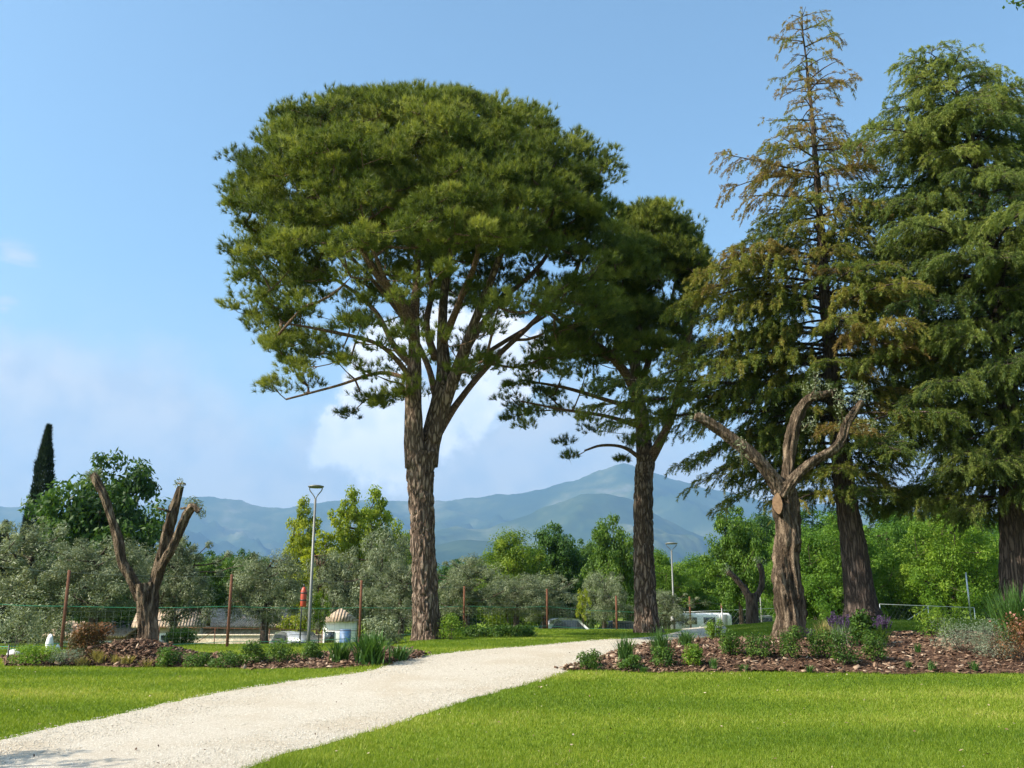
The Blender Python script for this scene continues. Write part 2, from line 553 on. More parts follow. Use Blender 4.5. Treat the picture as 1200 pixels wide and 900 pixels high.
def lawnmat():
    m, t = newmat('lawn')
    tcn = t.n('ShaderNodeTexCoord')
    a = t.n('ShaderNodeTexNoise', {'Vector': tcn.outputs['Object'], 'Scale': .55, 'Detail': 5.0, 'Roughness': .6})
    b = t.n('ShaderNodeTexNoise', {'Vector': tcn.outputs['Object'], 'Scale': 14.0, 'Detail': 6.0, 'Roughness': .7})
    f = t.m('ADD', t.m('MULTIPLY', a.outputs[0], .6), t.m('MULTIPLY', b.outputs[0], .45))
    c = t.ramp(f, [(.3, (.09, .15, .011)), (.52, (.155, .225, .016)), (.75, (.26, .30, .04))])
    bp = t.n('ShaderNodeBump', {'Height': b.outputs[0], 'Strength': .8, 'Distance': .04})
    out(t, t.n('ShaderNodeBsdfPrincipled', {'Base Color': c, 'Roughness': .9, 'Normal': bp, 'Specular IOR Level': .1}))
    return m


def gravelmat():
    m, t = newmat('gravel')
    tcn = t.n('ShaderNodeTexCoord')
    vo = t.n('ShaderNodeTexVoronoi', {'Vector': tcn.outputs['Object'], 'Scale': 68.0})
    v2 = t.n('ShaderNodeTexVoronoi', {'Vector': tcn.outputs['Object'], 'Scale': 68.0}, feature='DISTANCE_TO_EDGE')
    n1 = t.n('ShaderNodeTexNoise', {'Vector': tcn.outputs['Object'], 'Scale': .8, 'Detail': 5.0})
    bw = t.n('ShaderNodeRGBToBW', {0: vo.outputs['Color']})
    c = t.ramp(bw.outputs[0], [(.1, (.46, .40, .32)), (.5, (.63, .575, .485)), (.9, (.76, .715, .635))])
    c = t.mix(t.maprange(v2.outputs[0], 0, .12), (.44, .365, .275), c)
    c = t.mix(t.maprange(n1.outputs[0], .42, .72, 0, .5), c, (.46, .37, .26))
    h = t.m('ADD', t.maprange(v2.outputs[0], 0, .3), t.m('MULTIPLY', bw.outputs[0], .6))
    bp = t.n('ShaderNodeBump', {'Height': h, 'Strength': .7, 'Distance': .01})
    out(t, t.n('ShaderNodeBsdfPrincipled', {'Base Color': c, 'Roughness': .92, 'Normal': bp, 'Specular IOR Level': .15}))
    return m


def mulchmat():
    m, t = newmat('mulch')
    tcn = t.n('ShaderNodeTexCoord')
    mp_ = t.n('ShaderNodeMapping', {'Vector': tcn.outputs['Object'], 'Scale': (14, 22, 18)})
    vo = t.n('ShaderNodeTexVoronoi', {'Vector': mp_.outputs[0], 'Scale': 1.0})
    v2 = t.n('ShaderNodeTexVoronoi', {'Vector': mp_.outputs[0], 'Scale': 1.0}, feature='DISTANCE_TO_EDGE')
    bw = t.n('ShaderNodeRGBToBW', {0: vo.outputs['Color']})
    c = t.ramp(bw.outputs[0], [(.1, (.05, .026, .016)), (.5, (.11, .058, .036)), (.9, (.22, .135, .088))])
    c = t.mix(t.maprange(v2.outputs[0], 0, .12), (.02, .01, .007), c)
    bp = t.n('ShaderNodeBump', {'Height': t.m('ADD', v2.outputs[0], bw.outputs[0]), 'Strength': 1.0, 'Distance': .04})
    out(t, t.n('ShaderNodeBsdfPrincipled', {'Base Color': c, 'Roughness': .9, 'Normal': bp, 'Specular IOR Level': .15}))
    return m


def hillmat():
    m, t = newmat('hill')
    tcn = t.n('ShaderNodeTexCoord')
    a = t.n('ShaderNodeTexNoise', {'Vector': tcn.outputs['Object'], 'Scale': .0016, 'Detail': 8.0, 'Roughness': .65})
    c = t.ramp(a.outputs[0], [(.36, (.022, .045, .018)), (.52, (.05, .075, .028)), (.60, (.10, .115, .05)), (.72, (.20, .19, .15))])
    out(t, t.n('ShaderNodeBsdfPrincipled', {'Base Color': c, 'Roughness': 1.0, 'Specular IOR Level': 0.0}))
    return m


M['lawn'], M['gravel'], M['mulch'], M['hill'] = lawnmat(), gravelmat(), mulchmat(), hillmat()


# ------------------------------------------------------------------ setting: ground, path, beds, hills, haze
def grid_axis(lo, hi, step, far_lo, far_hi, g=1.22):
    c = list(np.arange(lo, hi + 1e-6, step))
    d, x = step, c[-1]
    up = []
    while x < far_hi:
        d *= g
        x = min(x + d, far_hi)
        up.append(x)
    d, x = step, c[0]
    dn = []
    while x > far_lo:
        d *= g
        x = max(x - d, far_lo)
        dn.append(x)
    return np.array(dn[::-1] + c + up)


gx = grid_axis(-26, 30, .3, -9000, 9000)
gy = grid_axis(2, 62, .3, -300, 12500)
XX, YY = np.meshgrid(gx, gy, indexing='ij')
V = np.stack([XX, YY, H(XX, YY)], -1).reshape(-1, 3)
ny = len(gy)
i, j = np.meshgrid(np.arange(len(gx) - 1), np.arange(ny - 1), indexing='ij')
Q = np.stack([i * ny + j, (i + 1) * ny + j, (i + 1) * ny + j + 1, i * ny + j + 1], -1).reshape(-1, 4)
tag(mesh('lawn_ground', V, None, Q, M['lawn'], smooth=True), kind='structure')


def ribbon(A, B, m, n, zfn):
    """sheet between two edge curves (world xy), m along, n across"""
    def resamp(P, m):
        P = spline(np.asarray(P, float)[:, :2], 10)
        s = np.r_[0, np.cumsum(np.linalg.norm(np.diff(P, axis=0), axis=1))]
        q = np.linspace(0, s[-1], m)
        return np.stack([np.interp(q, s, P[:, k]) for k in (0, 1)], -1)
    A, B = resamp(A, m), resamp(B, m)
    t = np.linspace(0, 1, n)
    P = A[:, None] * (1 - t)[None, :, None] + B[:, None] * t[None, :, None]
    z = zfn(P[..., 0], P[..., 1], t[None] * np.ones((m, 1)), (np.linspace(0, 1, m)[:, None] * np.ones((1, n))))
    V = np.concatenate([P, z[..., None]], -1).reshape(-1, 3)
    i, j = np.meshgrid(np.arange(m - 1), np.arange(n - 1), indexing='ij')
    Q = np.stack([i * n + j, i * n + j + 1, (i + 1) * n + j + 1, (i + 1) * n + j], -1).reshape(-1, 4)
    poly = np.vstack([A, B[::-1]])
    return V, Q, poly, P, z


def fixup(Q, V):
    a, b, c = V[Q[:, 0]], V[Q[:, 1]], V[Q[:, 2]]
    if np.cross(b - a, c - a)[:, 2].mean() < 0:
        return Q[:, ::-1]
    return Q


def inpoly(x, y, poly):
    r = np.zeros(len(x), bool)
    px, py = poly[:, 0], poly[:, 1]
    for k in range(len(poly)):
        x1, y1, x2, y2 = px[k - 1], py[k - 1], px[k], py[k]
        if y1 == y2:
            continue
        r ^= ((y1 > y) != (y2 > y)) & (x < (x2 - x1) * (y - y1) / (y2 - y1) + x1)
    return r


def gp(lst):
    return [ground(u, v)[:2] for u, v in lst]


pl = [(-7.2, -2), (-6.6, 4)] + gp([(0, 868), (130, 840), (240, 815), (340, 799), (430, 787), (480, 772), (560, 762), (640, 756), (720, 749.5)])
pr = [(-3.2, -2), (-2.9, 4)] + gp([(290, 902), (370, 876), (460, 850), (560, 818), (640, 796), (690, 777), (740, 758.5)])
# crest and bend to the right behind the flower bed
pl += [(4.5, 29.6), (5.6, 33), (6.9, 39), (8, 50)]
pr += [(5.0, 27.2), (6.5, 29.8), (7.4, 33), (8.6, 39), (9.6, 50)]
Vp, Qp, path_poly, _, _ = ribbon(pl, pr, 260, 24, lambda x, y, t, s: H(x, y) + .012 + .018 * np.sin(np.pi * t) + .004 * np.sin(7 * x) * np.sin(5 * y))
# ragged verge
edge = (np.arange(len(Vp)) % 24 == 0) | (np.arange(len(Vp)) % 24 == 23)
Vp[edge, :2] += rng.normal(0, .035, (edge.sum(), 2))
Vp[edge, 2] = H(Vp[edge, 0], Vp[edge, 1]) + .005
tag(mesh('gravel_path', Vp, None, fixup(Qp, Vp), M['gravel'], smooth=True), kind='structure')


def lump(x, y):
    return .03 * np.sin(x * 3.1 + y) * np.sin(y * 2.7) + .02 * np.sin(x * 7.3) * np.cos(y * 6.1 + x)


rf = gp([(664, 786), (720, 787), (800, 788), (900, 789), (1000, 789), (1100, 790), (1200, 791)]) + [(14.5, 17.5), (20, 17.8)]
rb = [rf[0]] + gp([(690, 779), (740, 760)]) + [(5.4, 25.4), (8.5, 26.6), (13, 27.0), (20, 26.5)]
bedR = ribbon(rf, rb, 200, 40, lambda x, y, t, s: H(x, y) + .01 + (np.sin(np.pi * t) ** .8) * (.24 * sstep(0, .25, s) + .04) + lump(x, y) * np.sin(np.pi * t))
lf = gp([(5, 782), (60, 782), (110, 781), (200, 783), (300, 784), (400, 784), (450, 779), (492, 771)])
lb = gp([(2, 773), (60, 770)]) + [gxy(110, 21.4)[:2], gxy(170, 22.8)[:2], gxy(240, 22.6)[:2], gxy(330, 22.0)[:2]] + gp([(420, 762), (470, 765), (494, 770)])


def zl(x, y, t, s):
    m0 = ground(165, 770)
    bump = .38 * np.exp(-((x - gxy(170, 21.8)[0]) / 1.25) ** 2)
    return H(x, y) + .01 + (np.sin(np.pi * t) ** .8) * (.10 + bump) + lump(x, y) * np.sin(np.pi * t)


bedL = ribbon(lf, lb, 200, 30, zl)
beds = []
for b, nac in ((bedR, 40), (bedL, 30)):
    Vb, Qb, poly, P, z = b
    ed = np.arange(len(Vb)) % nac
    for e_ in (0, nac - 1):
        k_ = ed == e_
        sx = Vb[k_, 0]
        Vb[k_, 1] += .13 * np.sin(sx * 1.6) + .08 * np.sin(sx * 4.1 + 1) + rng.normal(0, .03, k_.sum())
    P[..., :] = Vb[:, :2].reshape(P.shape)
    poly[:len(P)] = P[:, 0]
    poly[len(P):] = P[::-1, -1]
    o = tag(mesh('mulch_bed', Vb, None, fixup(Qb, Vb), M['mulch'], smooth=True), kind='structure')
    beds.append((poly, P, z))


def bedz(x, y):
    """height of the bed surface (or the lawn) near a point"""
    best = float(H(x, y))
    for poly, P, z in beds:
        d = (P[..., 0] - x) ** 2 + (P[..., 1] - y) ** 2
        k = np.unravel_index(np.argmin(d), d.shape)
        if d[k] < .12:
            best = max(best, float(z[k]))
    return best


def bark_chips():
    out_ = MB()
    for (poly, P, z), n in zip(beds, (11000, 5500)):
        m_, n_ = z.shape
        a = rng.uniform(0, m_ - 1.01, n)
        b = rng.uniform(0, n_ - 1.01, n)
        ia, ib = a.astype(int), b.astype(int)
        fa, fb = (a - ia)[:, None], (b - ib)[:, None]
        G = np.concatenate([P, z[..., None]], -1)
        c = G[ia, ib] * (1 - fa) * (1 - fb) + G[ia + 1, ib] * fa * (1 - fb) + G[ia, ib + 1] * (1 - fa) * fb + G[ia + 1, ib + 1] * fa * fb
        c[:, :2] += rng.normal(0, .03, (n, 2)) + rng.normal(0, .16, (n, 2)) * (rng.random((n, 1)) < .08)
        c[:, 2] += rng.uniform(.004, .03, n)
        nn = norm(np.array([0, 0, 1.0]) + rng.normal(0, .42, (n, 3)))
        ax = norm(np.cross(nn, rdir(n)))
        bx = np.cross(nn, ax)
        L = rng.uniform(.025, .075, n)[:, None]
        W = L * rng.uniform(.3, .6, n)[:, None]
        th = nn * rng.uniform(.004, .012, n)[:, None]
        q = np.stack([c - ax * L - bx * W, c + ax * L * .8 - bx * W * 1.1, c + ax * L + bx * W, c - ax * L * .9 + bx * W * .8,
                      c - ax * L - bx * W - th, c + ax * L * .8 - bx * W * 1.1 - th, c + ax * L + bx * W - th, c - ax * L * .9 + bx * W * .8 - th], 1)
        base = np.arange(n)[:, None] * 8
        F = np.concatenate([base + np.array([0, 1, 2, 3]), base + np.array([0, 4, 5, 1]), base + np.array([1, 5, 6, 2]), base + np.array([2, 6, 7, 3]), base + np.array([3, 7, 4, 0])])
        ti = np.clip(rng.beta(2, 2.6, n), 0, 1)
        out_.add(q.reshape(-1, 3), None, F, np.tile(ti, 5))
    return tag(out_.build('bark_chips', M['chip']), kind='stuff')


bark_chips()


def pebbles():
    n = 34000
    y = rng.uniform(7.5, 27, n * 5)
    x = rng.uniform(-8, 6, n * 5)
    keep = inpoly(x, y, path_poly) & (rng.random(n * 5) < np.clip((11 / y) ** 1.5, 0, 1))
    x, y = x[keep][:n], y[keep][:n]
    n = len(x)
    s = rng.uniform(.003, .0095, n) * (.8 + y / 30)
    S = np.array([[1, 0, 0], [0, 1, 0], [-1, 0, 0], [0, -1, 0], [0, 0, .7], [0, 0, -.7]], float)
    sh = S[None] * rng.uniform(.6, 1.25, (n, 6, 1)) * s[:, None, None]
    a = rng.uniform(0, 6.28, n)
    rx = sh[..., 0] * np.cos(a)[:, None] - sh[..., 1] * np.sin(a)[:, None]
    ry = sh[..., 0] * np.sin(a)[:, None] + sh[..., 1] * np.cos(a)[:, None]
    Vv = np.stack([rx + x[:, None], ry + y[:, None], sh[..., 2] + (H(x, y) + .028)[:, None]], -1)
    T = np.array([[0, 1, 4], [1, 2, 4], [2, 3, 4], [3, 0, 4], [1, 0, 5], [2, 1, 5], [3, 2, 5], [0, 3, 5]])
    F = (np.arange(n)[:, None, None] * 6 + T[None]).reshape(-1, 3)
    b = MB().add(Vv.reshape(-1, 3), F, None, np.repeat(rng.random(n), 8))
    tag(b.build('path_gravel', M['stone']), kind='stuff')


pebbles()


def grass():
    n0 = 1900000
    y = 7.0 + 30 * rng.random(n0) ** 1.6
    x = rng.uniform(-.66, .66, n0) * (y + 2.5)
    jx, jy = x + rng.normal(0, .055, n0), y + rng.normal(0, .09, n0)
    k = ~inpoly(jx, jy, path_poly)
    for poly, _, _ in beds:
        k &= ~inpoly(jx, jy, poly)
    x, y = x[k], y[k]
    n = len(x)
    pat = np.sin(x * 1.3 + np.sin(y * .9) * 2) * np.sin(y * 1.1 + np.cos(x * .7) * 2) + .6 * np.sin(x * 4.1 + y * 2.2) * np.sin(y * 3.7 - x)
    big = np.sin(x * .42 + 1.7 * np.sin(y * .31)) * np.sin(y * .95 + .8 * np.sin(x * .27)) + .5 * np.sin(y * 2.6 + .35 * np.sin(x * .8))
    tuft = (np.sin(x * 9.1 + 3 * np.sin(y * 5.3)) * np.sin(y * 8.3 + 3 * np.sin(x * 4.7)) > .82)
    hgt = rng.uniform(.018, .05, n) * (1 + .2 * pat) * np.where(tuft, 1.35, 1)
    w_ = .0034 * np.maximum(y / 9, 1) * rng.uniform(.7, 1.3, n)
    a = rng.uniform(0, 2 * np.pi, n)
    ca, sa = np.cos(a) * w_, np.sin(a) * w_
    lean = rng.normal(0, .45, (n, 2)) * hgt[:, None]
    z = H(x, y)
    Vv = np.empty((n, 3, 3), np.float32)
    Vv[:, 0] = np.stack([x - ca, y - sa, z - .004], -1)
    Vv[:, 1] = np.stack([x + ca, y + sa, z - .004], -1)
    Vv[:, 2] = np.stack([x + lean[:, 0], y + lean[:, 1], z + hgt], -1)
    ti = np.clip(.46 + .09 * pat + .22 * big - .16 * tuft + rng.normal(0, .2, n), 0, 1)
    o = mesh('lawn_grass', Vv.reshape(-1, 3), np.arange(n * 3).reshape(-1, 3), None, M['grass'], None, ti)
    tag(o, kind='stuff')


grass()


def ridge(name, Y, prof, depth, seed, amp):
    """a mountain range as a height field: crest line from skyline heights, slopes falling toward and away from the viewer"""
    r2 = np.random.default_rng(seed)
    us = np.array([p[0] for p in prof], float)
    zs = np.array([at(p[0], p[1], Y)[2] for p in prof])
    xs = np.array([at(p[0], 600, Y)[0] for p in prof])
    m, n = 420, 90
    X = np.linspace(xs[0], xs[-1], m)
    # smooth crest interpolation
    Z = np.interp(X, xs, zs)
    kx = max(3, int(m * 0.012))
    Z = np.convolve(np.pad(Z, kx, mode='edge'), np.ones(2 * kx + 1) / (2 * kx + 1), 'valid')
    t = np.linspace(-.55, 1, n)       # -: behind the crest, + toward viewer
    TT, XX_ = np.meshgrid(t, X)
    fall = np.where(TT >= 0, 1 - np.abs(TT) ** .85, 1 - (np.abs(TT) / .55) ** 1.1)
    Zg = Z[:, None] * fall
    wob = np.zeros_like(Zg)
    for o_ in range(6):
        f = 2.0 ** o_
        px_, py_ = r2.uniform(0, 6.28, 2)
        ang = r2.uniform(-.5, .5)
        q = (XX_ + ang * TT * depth) / 900 * f
        rid = 1 - np.abs(np.sin(q + px_ + 1.2 * np.sin(TT * depth / 700 * f + py_)))
        wob += (rid - .5) / f ** .85
    Zg = Zg + amp * wob * np.clip(np.abs(TT) * 3.2, 0.26, 1) * np.clip(fall * 3, 0, 1)
    Yg = Y - TT * depth
    V = np.stack([XX_, Yg, np.maximum(Zg - 8, -12)], -1).reshape(-1, 3)
    i, j = np.meshgrid(np.arange(m - 1), np.arange(n - 1), indexing='ij')
    Q = np.stack([i * n + j, i * n + j + 1, (i + 1) * n + j + 1, (i + 1) * n + j], -1).reshape(-1, 4)
    tag(mesh(name, V, None, fixup(Q, V), M['hill'], smooth=True), kind='structure')


ridge('mountain_range', 10200, [(-250, 600), (-100, 590), (0, 584), (60, 590), (130, 596), (170, 588), (215, 577), (262, 577), (300, 584), (350, 590), (372, 584), (420, 588),
                         (455, 582), (500, 584), (540, 580), (600, 570), (655, 563), (690, 556), (715, 545), (740, 542), (765, 548), (800, 560), (830, 568), (860, 572), (900, 582),
                         (1000, 590), (1150, 600), (1400, 610)], 3600, 3, 270)
ridge('mountain_slope', 7600, [(330, 690), (420, 640), (470, 622), (530, 614), (570, 618), (630, 600), (680, 574), (710, 570), (745, 580), (790, 606), (830, 628), (880, 650), (940, 680), (1000, 700)], 2200, 7, 200)
ridge('mountain_foothill', 5600, [(-200, 660), (-60, 655), (60, 662), (180, 658), (260, 652), (340, 655), (430, 648), (500, 640), (560, 632), (610, 636), (680, 646), (760, 655), (850, 668), (1000, 672), (1200, 680)], 1400, 9, 100)

m, t = newmat('haze')
pv = t.n('ShaderNodeVolumePrincipled', {'Color': (.33, .60, 1.0, 1), 'Density': 9.2e-5, 'Anisotropy': 0.1})
pv.inputs['Density Attribute'].default_value = ''
t.n('ShaderNodeOutputMaterial', {'Volume': pv})
m.cycles.homogeneous_volume = True
hb = MB().box((0, 6150, 968), (18600, 13100, 1964))
hz = hb.build('haze', m)
tag(hz, kind='stuff')


# ------------------------------------------------------------------ tree machinery
def leaf_quads(P, N, L, W, tint):
    """rhombic leaves at P facing roughly N"""
    n = len(P)
    a = norm(np.cross(N, rdir(n)))
    b = np.cross(N, a)
    L = np.broadcast_to(L, (n,))[:, None]
    W = np.broadcast_to(W, (n,))[:, None]
    V = np.stack([P - a * L * .5, P + b * W * .5 + a * L * .05, P + a * L * .5, P - b * W * .5 + a * L * .05], 1)
    return V.reshape(-1, 3), np.arange(n * 4).reshape(-1, 4), np.broadcast_to(tint, (n,))


def needles(P, D, L, W, spread, tint, k, along=0.0):
    """k thin blades from every point P fanning round direction D"""
    n = len(P)
    P2 = np.repeat(P, k, 0)
    D2 = np.repeat(D, k, 0)
    if along:
        P2 = P2 + D2 * rng.uniform(-along, along, (n * k, 1)) + rng.normal(0, along * .14, (n * k, 3))
    D2 = norm(D2 + rng.normal(0, spread, (n * k, 3)))
    s = norm(np.cross(D2, rdir(n * k)))
    ll = (L * rng.uniform(.65, 1.15, n * k))[:, None]
    V = np.stack([P2 - s * W * .5, P2 + s * W * .5, P2 + D2 * ll], 1)
    ti = np.clip(np.repeat(np.broadcast_to(tint, (n,)), k) + rng.normal(0, .1, n * k), 0, 1)
    return V.reshape(-1, 3), np.arange(n * k * 3).reshape(-1, 3), ti


def grow(limbs, clusters, step=.35, up_pen=1.6):
    """attach every cluster to the nearest point of the growing skeleton; returns polylines with radii"""
    nodes, par, fixed = [], [], []
    for L in limbs:
        for p in L:
            nodes.append(p)
            par.append(-1)
            fixed.append(True)
    nodes = [np.asarray(q, float)[:3] for q in nodes]
    cap = len(nodes) + len(clusters) * 24 + 10
    A = np.zeros((cap, 3))
    n = len(nodes)
    A[:n] = nodes
    par = list(par)
    cnt = np.zeros(cap)
    limb_xyz = A[:n].copy()
    d0 = np.array([np.min(np.linalg.norm(limb_xyz - c, axis=1)) for c in clusters])
    chains = []
    for ci in np.argsort(d0):
        c = clusters[ci]
        dv = c - A[:n]
        cost = np.linalg.norm(dv, axis=1) + up_pen * np.maximum(-dv[:, 2], 0)
        k = int(np.argmin(cost))
        a = A[k]
        dist = np.linalg.norm(c - a)
        m = int(np.clip(dist / step, 2, 20))
        tt = np.linspace(0, 1, m + 1)[1:, None]
        mid = (a + c) / 2 + np.array([0, 0, -.10 * dist]) + rng.normal(0, .06 * dist, 3)
        pts = (1 - tt) ** 2 * a + 2 * tt * (1 - tt) * mid + tt ** 2 * c
        ids = [k]
        for q in pts:
            if n >= cap:
                break
            A[n] = q
            par.append(ids[-1])
            ids.append(n)
            n += 1
        chains.append(ids)
        kk = ids[-1]
        while kk >= 0:
            cnt[kk] += 1
            kk = par[kk]
    return A, chains, cnt


def trunk_obj(pts_r, mat, parent, base, name='trunk', n=20, amp=.05, seed=0, k=10, flare=0.0, extra=None, gnarl=0.0, plates=0.0):
    """rows x,y,z,r -> lumpy tapered tube"""
    S = spline(pts_r, k)
    r = S[:, 3].copy()
    if flare:
        tt = np.linspace(0, 1, len(S))
        r = r * (1 + flare * np.exp(-tt * 14))
    g = np.random.default_rng(seed)
    ph = g.uniform(0, 6.28, 12)

    def fn(t_, a, p):
        z = np.linalg.norm(p - p[0], axis=1)[:, None]
        f = 1 + amp * (np.sin(3 * a + ph[0] + z * .7) + .7 * np.sin(5 * a + ph[1] - z * 1.1) + .6 * np.sin(2 * a + ph[2] + z * 2.3) + .5 * np.sin(z * 4.1 + a + ph[3])
                       + .35 * np.sin(9 * a + ph[4] + z * .8) + .3 * np.sin(z * 9.0 + 2 * a + ph[5]))
        if flare:
            f = f + flare * .5 * np.exp(-z * 3.5) * np.sin(5 * a + ph[6])
        if extra is not None:
            f = f + extra(z, a)
        return f
    b = MB().tube(S[:, :3], r, n, True, .5, fn)
    if plates:
        Vt = b.V[0]
        for q in range(len(S) * n):
            c_ = S[q // n, :3]
            o_ = Vt[q] - c_
            rr_ = S[q // n, 3]
            a_ = math.atan2(o_[1], o_[0])
            wz = Vt[q][2] + .35 * mnoise.noise(Vector((o_[0] * 3, o_[1] * 3, Vt[q][2] * 1.3)))
            dd_ = mnoise.voronoi(Vector((math.cos(a_) * rr_ * 9, math.sin(a_) * rr_ * 9, wz * 2.4 + seed)))[0]
            e_ = min((dd_[1] - dd_[0]) * 2.2, 1.0)
            Vt[q] = c_ + o_ * (1 + plates * (e_ - .75) / max(rr_, .1) * .5)
    if gnarl:
        Vt = b.V[0]
        m_ = len(S)
        C0 = np.repeat(S[:, :3], n, 0)
        for q in range(m_ * n):
            v_ = Vector(Vt[q])
            o_ = Vt[q] - C0[q]
            a_ = math.atan2(o_[1], o_[0]) + .35 * v_.z
            f_ = mnoise.fractal(Vector((math.cos(a_) * 1.7 + seed, math.sin(a_) * 1.7, v_.z * .75)), 1.0, 2.0, 4)
            g_ = 1 - abs(mnoise.noise(Vector((math.cos(a_) * 3.2, math.sin(a_) * 3.2 + seed, v_.z * .5)))) * 2
            h_ = mnoise.noise(Vector((v_.x * 14, v_.y * 14, v_.z * 5)))
            Vt[q] = C0[q] + o_ * (1 + gnarl * (.8 * f_ - .55 * max(g_, 0) ** 3 + .25 * h_))
    return b.build(name, mat, parent, True, base)


def limb_px(rows, Y, dy=0.0, slim=1.0):
    """rows (u, v, width px[, dy]) at depth Y -> x,y,z,r rows"""
    o_ = []
    for q in rows:
        yy = Y + (q[3] if len(q) > 3 else dy)
        p = at(q[0], q[1], yy)
        o_.append([p[0], p[1], p[2], pxm(q[2], yy) / 2 * slim])
    return np.array(o_)


def row_interp(rows, v):
    vs = [r[0] for r in rows]
    return tuple(np.interp(v, vs, [r[k] for r in rows]) for k in range(1, len(rows[0])))


def stone_pine(label, Y, trunk_rows, limbs_rows, rows, n_cl, seed, tufts, kn, low_v, ground_p):
    base = ground_p
    root = thing('stone_pine', label, 'tree', base, 'tall umbrella pines')
    trunk_obj(limb_px(trunk_rows, Y, 0, .93), M['pine_bark'], root, base, 'trunk', 76, .022, seed, 44, .22, plates=.11)
    limbs = []
    for rws in limbs_rows:
        L = limb_px(rws, Y)
        L[:, 3] *= np.linspace(.97, .72, len(L))
        trunk_obj(L, M['pine_bark'] if rws[0][2] > 15 else M['limb_bark'], root, base, 'branch', 14, .05, seed + 3, 8)
        limbs.append(spline(L, 5)[3:, :3])
    # foliage clusters in the crown's volume
    v0, v1 = rows[0][0], rows[-1][0]
    ct, cs = [], []
    uc = np.mean([(r[1] + r[2]) / 2 for r in rows[:-2]])
    while len(ct) < n_cl:
        v = rng.uniform(v0, v1)
        L, Rr, dens = row_interp(rows, v)
        if rng.random() > dens:
            continue
        hw = (Rr - L) / 2
        rr = rng.random() ** .42
        a = rng.uniform(0, 2 * np.pi)
        if v > low_v - 170 and abs(rr * math.cos(a)) < .62 and rng.random() < .78:
            continue
        ex = .97 + .05 * math.sin(3 * a + v * .05) + .04 * math.sin(v * .11 + 2 * a)
        u = (L + Rr) / 2 + hw * rr * math.cos(a) * ex
        dy = pxm(hw, Y) * rr * math.sin(a) * .95 * ex
        if mnoise.noise(Vector((u * .021 + seed, v * .024, dy * .55))) < (-.24 if v < low_v - 190 else -.13) and rng.random() < .9:
            continue
        p = at(u, v, Y + dy)
        if dy > 0:              # the far half keeps the height of the row, the near half curves down to its rim
            q = at(u, v, Y)
            p[2], p[0] = q[2], q[0]
        ct.append(p)
        cs.append(dens)
    ct = np.array(ct)
    cen = np.array([at(uc, 400, Y)[0], Y, at(uc, low_v, Y)[2]])
    A, chains, cnt = grow(limbs, ct)
    tw = MB()
    for ids in chains:
        pts = A[ids]
        r = np.clip(.011 * cnt[ids] ** .5, .009, .075)
        r[-1] = .006
        tw.tube(pts, r, 5, False)
    tw.build('twigs', M['limb_bark'], root, True, base)
    # tufts on every cluster
    nt = tufts
    n = len(ct)
    outd = norm(ct - cen)
    puff = np.repeat(rng.uniform(.3, .72, n), nt)
    o_ = rdir(n * nt) * (rng.random((n * nt, 1)) ** .45)
    o_[:, 2] = np.abs(o_[:, 2]) * .95 - .28
    o_ *= puff[:, None] * np.array([1.05, 1.05, .72])
    P = np.repeat(ct, nt, 0) + o_
    D = norm(np.repeat(outd, nt, 0) * .45 + norm(o_) * .55 + np.array([0, 0, .75]) + rng.normal(0, .25, (n * nt, 3)))
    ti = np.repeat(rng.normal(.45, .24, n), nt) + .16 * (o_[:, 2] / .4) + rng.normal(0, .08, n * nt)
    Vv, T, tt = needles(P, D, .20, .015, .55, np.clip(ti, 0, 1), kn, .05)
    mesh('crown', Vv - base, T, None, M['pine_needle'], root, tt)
    return root


